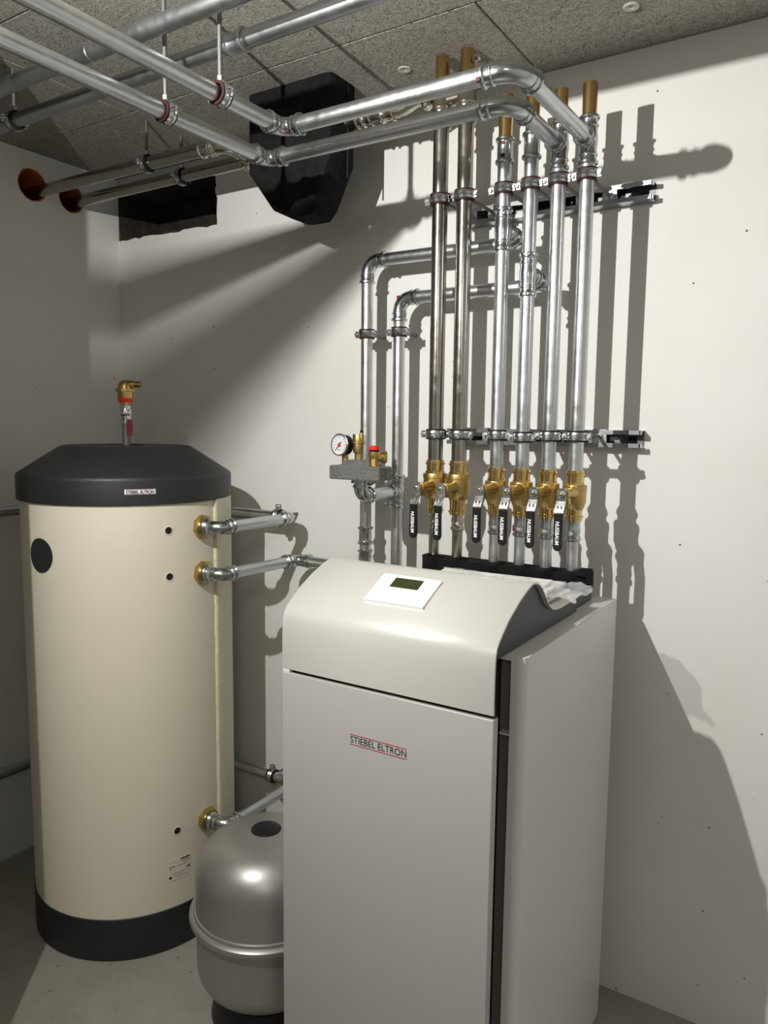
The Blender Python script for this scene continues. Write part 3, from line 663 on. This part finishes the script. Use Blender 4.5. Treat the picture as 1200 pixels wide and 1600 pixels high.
def rails():
    for lab, z, x0 in (('upper zinc mounting rail behind the six risers', 2.197, -1.03), ('lower zinc mounting rail behind the six risers', 1.5755, -1.06)):
        t = thing('mounting_rail', lab, 'mounting rail', (-.75, 2.03, z), 'mounting rails on the back wall')
        y0, y1 = 2.012, YB; h = .0225; x1 = -.497
        bm = BM()   # C profile, open towards the room, lips turned in
        prism(bm, [(y1, -h), (y0, -h), (y0, -h+.011), (y0+.006, -h+.011), (y0+.006, -h+.009), (y0+.002, -h+.009), (y0+.002, -h+.002), (y1-.002, -h+.002),
                   (y1-.002, h-.002), (y0+.002, h-.002), (y0+.002, h-.009), (y0+.006, h-.009), (y0+.006, h-.011), (y0, h-.011), (y0, h), (y1, h)],
              (x0, 0, z), (0, 1, 0), (0, 0, 1), (x1-x0, 0, 0))
        obj('channel', bm, M['rail'], t, smooth=False)
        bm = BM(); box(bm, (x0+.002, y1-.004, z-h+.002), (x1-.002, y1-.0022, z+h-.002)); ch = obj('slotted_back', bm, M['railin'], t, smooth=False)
        for k in range(11):
            cx = x1-.03-k*.048
            bm = BM(); box(bm, (cx-.011, y1-.0046, z-.006), (cx+.011, y1-.0038, z+.006), .0003, 1); obj('slot', bm, M['wall' if k in (1, 7) else 'gap'], ch, smooth=False)
        bm = BM(); revolve(bm, (x1-.058, y1-.003, z), (0, -1, 0), [(0, .012), (.002, .012), (.002, .0085), (.009, .0085)], 6); obj('wall_bolt', bm, M['railin'], t)
        for s in (-1, 1):
            bm = BM(); box(bm, (x1-.004, y0, z+s*.017-.0055), (x1+.0012, y0+.012, z+s*.017+.0055), .0006, 1); obj('end_lip', bm, M['zinc'], t)
    order = ['first', 'second', 'third', 'fourth', 'fifth', 'sixth']
    for lev, z, gname in (('upper', 2.197, 'upper row of riser clamps'), ('lower', 1.582, 'lower row of riser clamps')):
        for i, (k, x) in enumerate(RX.items()):
            zz = z-.004 if (k == 'D' and lev == 'lower') else z
            clamp('zinc clamp on the %s riser from the left, %s rail' % (order[i], lev), (x, YP, zz), (0, 0, 1), (0, 1, 0), RS if k in 'AB' else RG, 2.018-YP, gname, red=(lev == 'upper'), plate=True)
rails()

def ball_valve(x, big, label):
    s = 1.14 if big else 1.0; z0 = 1.445 if not big else 1.442
    t = thing('ball_valve', label, 'valve', (x, YP, z0), 'brass ball valves on the risers')
    r = RS if big else RG; a = r+.0035
    top = 1.499 if not big else 1.512
    bm = BM(); revolve(bm, (x, YP, 0), (0, 0, 1), [(top, r), (top, a), (top-.006, a+.0005), (top-.007, a+.003), (top-.012, a+.003), (top-.013, a), (top-.030, a), (top-.031, a+.001), (top-.036, a+.001)], 32); obj('upper_socket', bm, M['brassp'], t)
    bm = BM(); revolve(bm, (x, YP, 0), (0, 0, 1), [(top-.030, a), (top-.030, a+.0035), (top-.040, a+.0035), (top-.040, a)], 6, ph=.3); obj('hex_collar', bm, M['brassp'], t)
    b = .0285*s; zt = top-.0365; zb = zt-.058*s
    bm = BM(); revolve(bm, (x, YP, 0), (0, 0, 1), [(zt, a), (zt, b), (zt-.002, b+.0006), (zt-.012, b+.0006), (zt-.013, b-.0006), (zt-.040*s, b-.0006), (zb+.006, b-.004), (zb, a+.001), (zb-.002, a)], 40)
    body = obj('valve_body', bm, M['brass'], t)
    lo = 1.374 if not big else 1.366; la = .0195*s
    bm = BM(); revolve(bm, (x, YP, 0), (0, 0, 1), [(lo, .0165), (lo, la), (lo+.006, la+.0005), (lo+.007, la+.003), (lo+.012, la+.003), (lo+.013, la), (lo+.020, la), (zb+.001, la+.001)], 32); obj('lower_socket', bm, M['brassp'], t)
    bm = BM(); revolve(bm, (x, YP, 0), (0, 0, 1), [(zb-.004, la), (zb-.004, la+.0035), (zb+.004, la+.0035), (zb+.004, la)], 6, ph=.3); obj('hex_collar', bm, M['brassp'], t)
    # stem neck towards the room
    yh = -.098 if not big else -.100
    bm = BM(); revolve(bm, (x, YP, z0), (0, -1, 0), [(.012, .020), (.030, .0165), (.045, .0125), (.078, .0125), (.080, .0145), (.090, .0145), (.091, .010), (-yh, .007)], 24); obj('stem_neck', bm, M['brass'], t)
    bm = BM(); box(bm, (x-.010, YP-.066, z0-.026), (x+.008, YP-.044, z0-.010), .003, 2); obj('stop_lug', bm, M['brass'], t)
    y = YP+yh
    # cranked lever: flat head, two bends, gripped tail
    def strip(bm, path, w, th):
        prev = None
        for (dy, z, ww) in path:
            q = [bm.verts.new(p) for p in ((x-ww/2, y+dy, z), (x+ww/2, y+dy, z), (x+ww/2, y+dy+th, z), (x-ww/2, y+dy+th, z))]
            if prev:
                for i in range(4): bm.faces.new((prev[i], prev[(i+1) % 4], q[(i+1) % 4], q[i]))
            else: bm.faces.new(q)
            prev = q
        bm.faces.new(prev)
    bm = BM(); strip(bm, [(0, z0+.015, .012), (0, z0+.013, .019), (0, z0+.008, .0225), (0, z0-.016, .0225), (-.001, z0-.018, .0225), (-.014, z0-.038, .0215), (-.015, z0-.041, .021), (-.015, z0-.07, .019)], .02, .003)
    lv = obj('lever', bm, M['zinc'], t, angle=20)
    bm = BM(); revolve(bm, (x, y+.001, z0), (0, -1, 0), [(0, .0085), (.006, .0085), (.007, .0072)], 6); nt_ = obj('lever_nut', bm, M['zinc'], lv)
    bm = BM(); revolve(bm, (x, y-.004, z0), (0, -1, 0), [(0, .0045), (.0055, .0042), (.006, .002)], 12); obj('stem_end', bm, M['brassp'], lv)
    for s_ in (-1, 1):
        bm = BM(); box(bm, (x+s_*.0045-.0012, y-.0125, z0-.033), (x+s_*.0045+.0012, y-.008, z0-.026), .0004, 1); obj('stamped_rib', bm, M['rod'], lv)
    zg0, zg1 = z0-.043, z0-.133; wg = .0105; yy = y-.0185
    pts = [(-wg, zg0), (wg, zg0)]+[(wg*math.cos(-PI*k/12), zg1+wg+wg*math.sin(-PI*k/12)) for k in range(0, 13)]
    bm = BM(); prism(bm, pts, (x, yy, 0), (1, 0, 0), (0, 0, 1), (0, .009, 0)); bmesh.ops.bevel(bm, geom=[e for e in bm.edges if abs(e.verts[0].co.y-e.verts[1].co.y) < 1e-6], offset=.002, segments=2, affect='EDGES')
    gr = obj('grip', bm, M['black'], t)
    L = .056; bm = text_bm('NUSSBAUM', .0128, (x-.0048, yy-.0004, z0-.062), (0, 0, -1), (1, 0, 0), width=L, shear=.12, offset=.00025)
    obj('lettering', bm, M['white'], gr, smooth=False)
    return t
order = ['leftmost', 'second', 'third', 'fourth', 'fifth', 'rightmost']
lab = dict(A='leftmost large brass ball valve with black lever on a stainless riser', B='second large brass ball valve, its black lever in front of the first riser',
           C='third brass ball valve from the left, black lever standing apart', D='fourth brass ball valve from the left with black lever', E='fifth brass ball valve from the left with black lever', F='rightmost brass ball valve with black lever')
vA = ball_valve(RX['A'], True, lab['A']); dup(vA, (RX['B']-RX['A'], 0, 0), lab['B'])
vC = ball_valve(RX['C'], False, lab['C'])
for k in 'DEF': dup(vC, (RX[k]-RX['C'], 0, 0), lab[k])

def foam_block():
    t = None; bm = BM(); pts = []
    x0, x1 = -1.018, -.562; n = 60
    xs = [RX[k] for k in RX]
    for k in range(n+1):
        x = x0+(x1-x0)*k/n
        d = min(abs(x-q) for q in xs)
        pts.append((x, 1.800-.010*math.cos(min(d/.035, 1)*PI)))
    A = [(x, y) for x, y in pts]+[(x1, 1.875), (x0, 1.875)]
    prism(bm, A, (0, 0, 1.2035), (1, 0, 0), (0, 1, 0), (0, 0, .040))
    for x in xs:
        revolve(bm, (x, YP, 1.243), (0, 0, 1), [(-.001, .031), (.004, .029), (.006, .019)], 24)
    box(bm, (x0+.0, 1.80, 1.240), (x0+.02, 1.86, 1.252), .002); box(bm, (x1-.03, 1.80, 1.24), (x1, 1.87, 1.251), .002)
    tag(obj('foam_block', bm, M['foam'], None), 'black moulded foam strip where the six risers enter the heat pump', 'pipe insulation')
foam_block()

# ------------------------------------------------------------------ safety group on the second left riser
def safety_group():
    x, zc = -1.196, 1.405
    t = thing('safety_group', 'grey insulated boiler safety group with gauge, vent and red capped valve', 'safety group', (x, 1.755, 1.48))
    def part(n, bm, m, **k): return obj(n, bm, M[m], t, **k)
    e, p, q = elbow(t, (x, 1.757, zc), (0, -1, 0), (0, 0, 1), R=.032, sleeve=.018); straight(t, (x, YW-.03, zc), p)
    bm = BM(); box(bm, (x-.024, 1.745, zc+.037), (x-.018, 1.757, zc+.045), .001); obj('press_mark', bm, M['redtag'], e)
    # moulded shell with raised middle
    X0, X1, zb, zs, zt = x-.084, x+.084, 1.4525, 1.4915, 1.509
    poly = [(X0+.004, zb), (X1-.004, zb), (X1, zb+.004), (X1, zs-.003), (X1-.004, zs), (x+.040, zs), (x+.033, zs+.003), (x+.020, zt-.002), (x+.014, zt), (x-.022, zt), (x-.028, zt-.002), (x-.040, zs+.003), (x-.047, zs), (X0+.004, zs), (X0, zs-.003), (X0, zb+.004)]
    bm = BM(); prism(bm, poly, (0, 1.722, 0), (1, 0, 0), (0, 0, 1), (0, .068, 0))
    bmesh.ops.bevel(bm, geom=[e_ for e_ in bm.edges if abs(e_.verts[0].co.y-e_.verts[1].co.y) < 1e-6], offset=.0025, segments=2, affect='EDGES')
    sh = part('insulation_shell', bm, 'cast', angle=25)
    for a, b in ((x-.076, x-.046), (x+.024, x+.076)):   # recessed label frames moulded into the front
        bm = BM()
        for q0, q1 in (((a, 1.4635), (b, 1.4645)), ((a, 1.4835), (b, 1.4845)), ((a, 1.4635), (a+.001, 1.4845)), ((b-.001, 1.4635), (b, 1.4845))): box(bm, (q0[0], 1.7208, q0[1]), (q1[0], 1.7225, q1[1]))
        obj('moulded_frame', bm, M['cast'], sh, smooth=False)
    bm = BM(); revolve(bm, (x-.008, 1.7225, 1.478), (0, -1, 0), [(0, .010), (.0014, .010), (.0014, .0115), (0, .0115)], 24, closed=True); revolve(bm, (x-.008, 1.7225, 1.478), (0, -1, 0), [(0, .005), (.0014, .0045)], 16); obj('moulded_emblem', bm, M['cast'], sh)
    bm = BM(); box(bm, (X1-.0005, 1.755, zb+.002), (X1+.0006, 1.7565, zs-.002)); obj('parting_line', bm, M['anth'], sh, smooth=False)
    # pressure gauge, face turned a little to the left
    gx, gy, gz = x-.052, 1.748, 1.548; d = Vector((-.12, -1, .05)).normalized(); gc = Vector((gx, gy, gz))
    bm = BM(); revolve(bm, (gx+.004, gy+.002, 0), (0, 0, 1), [(zs-.002, .009), (gz-.024, .009)], 6); part('gauge_nipple', bm, 'vent')
    bm = BM(); revolve(bm, gc-d*.012, d, [(0, .024), (.002, .0285), (.028, .0295), (.029, .029)], 40); part('gauge_case', bm, 'black')
    bm = BM(); revolve(bm, gc+d*.015, d, [(0, .0295), (0, .0315), (.004, .0315), (.005, .030), (.005, .0275), (.001, .027)], 48, closed=True); part('gauge_bezel', bm, 'zinc')
    bm = BM(); revolve(bm, gc+d*.0165, d, [(0, .0278), (.0012, .0278)], 40); face = part('gauge_dial', bm, 'dial')
    rt = Vector((0, 0, 1)).cross(-d).normalized()*-1; rt = d.cross(Vector((0, 0, 1))).normalized()*-1; up = rt.cross(-d).normalized()
    if up.z < 0: up = -up
    o = gc+d*.0178
    for k in range(13):
        a = math.radians(225-270*k/12); L = .006 if k % 2 == 0 else .0035
        bm = BM(); u = rt*math.cos(a)+up*math.sin(a); v = u.cross(d)
        prism(bm, [(.0245-L, -.0006), (.0245, -.0006), (.0245, .0006), (.0245-L, .0006)], o, u, v, d*.0003); obj('tick_mark', bm, M['ink'], face, smooth=False)
    bm = text_bm('bar', .007, o+up*-.016-rt*.0045, rt, up, width=.009); obj('lettering', bm, M['ink'], face, smooth=False)
    def needle(ang, L, w_, m, off):
        a = math.radians(ang); u = rt*math.cos(a)+up*math.sin(a); v = u.cross(d); bm = BM()
        prism(bm, [(-.006, -w_), (L, -w_*.3), (L, w_*.3), (-.006, w_)], o+d*off, u, v, d*.0006); obj('needle', bm, M[m], face, smooth=False)
    needle(60, .010, .0035, 'black', .0005); needle(228, .021, .0014, 'black', .0012); needle(140, .007, .002, 'red', .0018)
    bm = BM(); revolve(bm, o+d*.0005, d, [(0, .0042), (.0025, .004)], 16); obj('needle_hub', bm, M['red'], face)
    # automatic vent in the middle
    vx, vy = x-.004, 1.752
    bm = BM(); revolve(bm, (vx, vy, 0), (0, 0, 1), [(zt-.002, .0105), (zt+.018, .0105)], 6); part('vent_nipple', bm, 'vent')
    bm = BM(); revolve(bm, (vx, vy, 0), (0, 0, 1), [(zt+.017, .009), (zt+.018, .0145), (zt+.022, .0155), (zt+.043, .0155), (zt+.045, .0185), (zt+.050, .0185), (zt+.052, .0165), (zt+.068, .0165), (zt+.070, .0155), (zt+.070, .002)], 32); part('vent_body', bm, 'brass')
    bm = BM(); revolve(bm, (vx+.014, vy-.006, 0), (0, 0, 1), [(zt+.052, .0045), (zt+.062, .006), (zt+.074, .0045)], 12); part('vent_spout', bm, 'brass')
    bm = BM(); revolve(bm, (vx+.014, vy-.006, 0), (0, 0, 1), [(zt+.074, .0045), (zt+.081, .0045)], 12); part('vent_cap', bm, 'black')
    # safety valve with red cap
    sx, sy = x+.050, 1.750
    bm = BM(); revolve(bm, (sx, sy, 0), (0, 0, 1), [(zs-.002, .0135), (zs+.022, .0135)], 8); part('valve_base', bm, 'brass')
    bm = BM(); revolve(bm, (sx, sy, 0), (0, 0, 1), [(zs+.020, .0125), (zs+.030, .0165), (zs+.040, .0165), (zs+.041, .014)], 28); part('valve_bonnet', bm, 'brass')
    bm = BM(); revolve(bm, (sx, sy, 0), (0, 0, 1), [(zs+.040, .013), (zs+.045, .0145), (zs+.046, .013)], 24); part('cap_ring', bm, 'black')
    bm = BM(); revolve(bm, (sx, sy, 0), (0, 0, 1), [(zs+.045, .013), (zs+.0455, .0145), (zs+.056, .0145), (zs+.057, .013)], 20); part('red_cap', bm, 'red')
    bm = BM(); revolve(bm, (sx, sy, zs+.026), (.72, .7, 0), [(.006, .012), (.020, .0125), (.022, .017), (.034, .017), (.034, .014), (.028, .013)], 28); part('outlet', bm, 'vent')
safety_group()

# ------------------------------------------------------------------ black box under the ceiling
def duct_box():
    lev = [(2.5565, -1.600, -1.296, 1.747, 1.872), (2.338, -1.602, -1.300, 1.747, 1.872), (2.226, -1.516, -1.352, 1.752, 1.868), (2.197, -1.455, -1.372, 1.764, 1.860)]
    bm = BM(); prev = None; c = .016
    for (z, a, b, y0, y1) in lev:
        pts = [(a+c, y0), (b-c, y0), (b-c*.3, y0+c*.3), (b, y0+c), (b, y1-c), (b-c*.3, y1-c*.3), (b-c, y1), (a+c, y1), (a+c*.3, y1-c*.3), (a, y1-c), (a, y0+c), (a+c*.3, y0+c*.3)]
        q = [bm.verts.new((x, y, z)) for x, y in pts]
        if prev: bridge(bm, prev, q)
        else: bm.faces.new(q)
        prev = q
    bm.faces.new(prev)
    t = thing('insulation_box', 'black moulded foam box under the ceiling with tapering underside behind the overhead pipes', 'insulation box', (-1.45, 1.81, 2.37))
    obj('box_shell', bm, M['foam'], t)
    bm = BM(); box(bm, (-1.2995, 1.827, 2.30), (-1.2945, 1.830, 2.556)); obj('parting_seam', bm, M['gap'], t, smooth=False)
duct_box()

# ------------------------------------------------------------------ expansion vessel
def vessel():
    cx, cy = -1.300, 1.470
    t = thing('expansion_vessel', 'silver painted expansion vessel with rolled seam on the floor left of the heat pump', 'expansion vessel', (cx, cy, 0))
    R = .189
    up = [(.300, R+.001), (.312, R)]+[(.405+.105*math.sin(a), .075+(R-.075)*math.cos(a)) for a in [math.radians(5*k) for k in range(0, 19)]]+[(.5155, .045), (.5165, .04)]
    bm = BM(); revolve(bm, (cx, cy, 0), (0, 0, 1), up, 96); obj('upper_shell', bm, M['silver'], t)
    dn = [(.300, R+.001), (.288, R-.001), (.160, R-.002)]+[(.160-.085*math.sin(a), .085+(R-.087)*math.cos(a)) for a in [math.radians(6*k) for k in range(1, 16)]]+[(.072, .03)]
    bm = BM(); revolve(bm, (cx, cy, 0), (0, 0, 1), dn, 96); obj('lower_shell', bm, M['silver'], t)
    bm = BM(); revolve(bm, (cx, cy, 0), (0, 0, 1), [(.285, R-.002), (.285, R+.008), (.288, R+.0145), (.295, R+.0175), (.303, R+.0165), (.308, R+.011), (.309, R+.006), (.316, R+.0045), (.318, R-.001)], 96, closed=True); obj('rolled_seam', bm, M['silver'], t)
    bm = BM(); revolve(bm, (cx, cy, 0), (0, 0, 1), [(.513, .0415), (.5175, .0405), (.521, .036), (.523, .02), (.5235, .001)], 40); obj('valve_cap', bm, M['black'], t)
    bm = BM(); revolve(bm, (cx, cy, 0), (0, 0, 1), [(0, .146), (0, .150), (.004, .152), (.082, .140), (.082, .136), (.004, .146)], 64, closed=True); obj('foot_ring', bm, M['black'], t)
    return t
vessel()

# ------------------------------------------------------------------ heat pump
PROF = [(1.250, 1.070), (1.2495, 1.100), (1.2497, 1.150), (1.2515, 1.180), (1.2565, 1.1965), (1.266, 1.2075), (1.280, 1.2190), (1.307, 1.2395), (1.358, 1.2665), (1.398, 1.2825), (1.416, 1.288), (1.430, 1.2905), (1.443, 1.2895),
        (1.456, 1.2865), (1.470, 1.2805), (1.483, 1.2715), (1.496, 1.259), (1.515, 1.239), (1.531, 1.2255), (1.545, 1.2175), (1.560, 1.2125), (1.590, 1.209), (1.640, 1.2095), (1.745, 1.212)]
HX0, HX1 = -1.056, -.549
def heat_pump():
    t = thing('heat_pump', 'tall light grey heat pump cabinet with curved top cover and slanted control panel', 'heat pump', (-.8, 1.6, 0))
    # chassis with dark cheeks following the cover
    inner = [(y+.012, z-.006) for y, z in PROF if z > 1.15 and y < 1.6]
    poly = [(1.275, 1.10), (1.275, 1.15)]+inner+[(1.74, 1.203), (1.74, 1.150), (1.74, 1.10)]
    bm = BM(); box(bm, (HX0+.029, 1.275, .02), (HX1-.029, 1.93, 1.160)); prism(bm, [(1.275, 1.1685), (1.275, 1.17)]+inner+[(1.74, 1.203), (1.74, 1.1685)], (HX0+.012, 0, 0), (0, 1, 0), (0, 0, 1), (HX1-.010-HX0-.012, 0, 0)); obj('chassis', bm, M['chassis'], t, smooth=False)
    bm = BM(); box(bm, (HX0+.03, 1.745, 1.150), (HX1-.02, 1.888, 1.203), .003); obj('connection_deck', bm, M['chassis'], t)
    # curved sheet cover
    th = .0035; n = len(PROF); nor = []
    for i in range(n):
        a = Vector((0, *PROF[max(i-1, 0)])); b = Vector((0, *PROF[min(i+1, n-1)])); d = (b-a).normalized(); nor.append(Vector((0, -d.z, d.y)))
    bm = BM(); out = [Vector((0, *p)) for p in PROF]; inn = [p-nor[i]*th for i, p in enumerate(out)]; prev = None
    rc = [(HX0, -.0015), (HX0+.0015, 0), (HX1-.0015, 0), (HX1, -.0015)]
    cols = []
    for (x, off) in rc:
        cols.append([bm.verts.new((x, p.y+nor[i].y*off, p.z+nor[i].z*off)) for i, p in enumerate(out)]+[bm.verts.new((x, p.y, p.z)) for p in reversed(inn)])
    for A, B in zip(cols, cols[1:]):
        m = len(A)
        for k in range(m): bm.faces.new((A[k], A[(k+1) % m], B[(k+1) % m], B[k]))
    for c in (cols[0], cols[-1]):
        for i in range(n-1): bm.faces.new((c[i], c[i+1], c[2*n-2-i], c[2*n-1-i]))
    cover = obj('top_cover', bm, M['hpcover'], t, angle=50); cover['label'] = 'light metallic curved top cover'
    # front door
    bm = BM(); box(bm, (HX0, 1.250, .03), (HX1, 1.272, 1.0615), .0022, 3); front = obj('front_panel', bm, M['hpfront'], t, angle=50)
    bm = BM(); box(bm, (HX0+.004, 1.262, 1.05), (HX1-.004, 1.27, 1.085)); obj('gap_liner', bm, M['gap'], t, smooth=False)
    bm = BM(); box(bm, (HX0+.001, 1.2505, 1.058), (HX0+.020, 1.262, 1.0705), .001); obj('corner_clip', bm, M['hpside'], t)
    # side panels, rounded outer front edge
    for s in (1, -1):
        xi, xo = (-.576, -.517) if s > 0 else (-1.029, -1.088)
        r = .018; xm = xi+s*.030
        bm = BM(); box(bm, (min(xi, xm), 1.372, .012), (max(xi, xm), 1.936, 1.160))
        obj('panel_return', bm, M['hpside'], t, smooth=False)
        bm = BM(); box(bm, (min(xi, xm)+.001, 1.340, .02), (max(xi, xm)-.001, 1.372, 1.159)); obj('recess_shade_liner', bm, M['recess'], t, smooth=False)  # strip coloured dark to carry the shade of the recess
        bm = BM(); box(bm, (min(xi, xm)+.008, 1.321, 1.008), (max(xi, xm), 1.340, 1.011)); obj('latch_lip', bm, M['hpside'], t, smooth=False)
        c = [(xm, 1.937), (xm, 1.318)]+[(xo-s*r+s*r*math.sin(a), 1.318+r-r*math.cos(a)) for a in [math.radians(10*k) for k in range(10)]]+[(xo, 1.937-.004), (xo-s*.004, 1.937)]
        z1 = 1.161
        bm = BM(); prism(bm, c, (0, 0, .012), (1, 0, 0), (0, 1, 0), (0, 0, z1-.012-.002))
        capo = [(xi, 1.937), (xi, 1.318)]+c[2:]
        prism(bm, capo, (0, 0, z1-.002), (1, 0, 0), (0, 1, 0), (0, 0, .008))
        bmesh.ops.bevel(bm, geom=[e for e in bm.edges if all(abs(v.co.z-(z1+.006)) < 1e-5 for v in e.verts)], offset=.002, segments=2, affect='EDGES')
        obj('side_panel', bm, M['hpside'], t, angle=30)
    for x in (HX0+.06, HX1-.06):
        for y in (1.34, 1.87):
            bm = BM(); revolve(bm, (x, y, 0), (0, 0, 1), [(0, .022), (.012, .022), (.014, .012), (.024, .012)], 20); obj('foot', bm, M['black'], t)
    # printed name on the door
    o = Vector((-.871, 1.2497, .9435))
    bm = text_bm('STIEBEL ELTRON', .0205, o, (1, 0, 0), (0, 0, 1), width=.136, extrude=.0002); obj('lettering', bm, M['ink'], front, smooth=False)
    for z in (.9398, .9610):
        bm = BM(); box(bm, (-.872, 1.2493, z-.0007), (-.735, 1.2502, z+.0007)); obj('red_line', bm, M['redink'], front, smooth=False)
    # control unit on the slope
    A = Vector((-.8735, 1.300, 1.2366)); v = Vector((0, 1.380-1.300, 1.2765-1.2366)).normalized(); u = Vector((1, 0, 0)); nn = u.cross(v)
    A = A+nn*.0005
    def plate(name, a0, a1, b0, b1, h0, h1, m, par, bev=.0006):
        bm = BM(); prism(bm, [(a0, b0), (a1, b0), (a1, b1), (a0, b1)], A+nn*h0, u, v, nn*(h1-h0))
        return obj(name, bm, M[m], par, smooth=False)
    dsp = plate('control_panel', 0, .1425, 0, .0915, -.003, .0042, 'display', t)
    plate('panel_rim', .0015, .141, .0012, .0905, -.004, .0005, 'chassis', dsp)
    plate('screen', .0355, .1045, .050, .0825, .0036, .0045, 'lcd', dsp)
    for (cx, cy, rr) in ((.068, .026, .0165), (.068, .026, .0075)):
        bm = BM(); revolve(bm, A+u*cx+v*cy+nn*.0040, nn, [(0, rr), (.0004, rr), (.0004, rr+.0005), (0, rr+.0005)], 40, closed=True); obj('touch_ring', bm, M['greyprint'], dsp)
    for (cx, cy) in ((.040, .036), (.097, .036)):
        bm = BM(); prism(bm, [(cx-.0035, cy), (cx+.0035, cy-.003), (cx+.0035, cy+.003)], A+nn*.0041, u, v, nn*.0003); obj('touch_mark', bm, M['greyprint'], dsp, smooth=False)
    return t
heat_pump()

def papers():
    # installation papers in a clear bag lying in the trough behind the ridge
    t = thing('document_bag', 'clear plastic bag with white booklets lying behind the ridge of the heat pump cover', 'document bag', (-.72, 1.62, 1.23))
    for k, (x0, x1, y0, y1, z, ry) in enumerate(((-.885, -.575, 1.545, 1.735, 1.2115, .006), (-.895, -.585, 1.550, 1.72, 1.2275, .02), (-.880, -.600, 1.530, 1.690, 1.2325, .05))):
        bm = BM(); box(bm, (x0, y0, 0), (x1, y1, .006), .0012, 1)
        c = Vector(((x0+x1)/2, (y0+y1)/2, 0)); mt = Matrix.Translation((0, 0, z+.004)) @ Matrix.Translation(c) @ Matrix.Rotation(.03*k-.02, 4, 'Z') @ Matrix.Rotation(ry, 4, 'X') @ Matrix.Translation(-c)
        bmesh.ops.transform(bm, matrix=mt, verts=bm.verts); obj('booklet', bm, M['paper'], t, smooth=False)
    rnd = random.Random(11)
    def sheet(x0, x1, y0, y1, z, amp, tilt, seedv):
        bm = BM(); nx, ny = 34, 20; g = []
        rr = random.Random(seedv); ph = [rr.uniform(0, 6) for _ in range(8)]
        for i in range(nx+1):
            row = []
            for j in range(ny+1):
                u, v = i/nx, j/ny
                x = x0+(x1-x0)*u+.008*math.sin(9*v+ph[0]); y = y0+(y1-y0)*v+.006*math.sin(7*u+ph[1])
                zz = z+amp*(math.sin(14*u+ph[2]+3*v)*math.sin(8*v+ph[3])+.6*abs(math.sin(23*u+11*v+ph[4]))+.4*math.sin(31*v-17*u+ph[5])+rr.uniform(-.35, .35))+tilt*v
                row.append(bm.verts.new((x, y, zz)))
            g.append(row)
        for i in range(nx):
            for j in range(ny): bm.faces.new((g[i][j], g[i+1][j], g[i+1][j+1], g[i][j+1]))
        return bm
    bm = sheet(-.885, -.566, 1.515, 1.69, 1.2415, .0022, .004, 4); obj('film', bm, M['film'], t, angle=180)
    bm = sheet(-.68, -.505, 1.56, 1.715, 1.233, .0035, .006, 9); obj('film', bm, M['film'], t, angle=180)
papers()
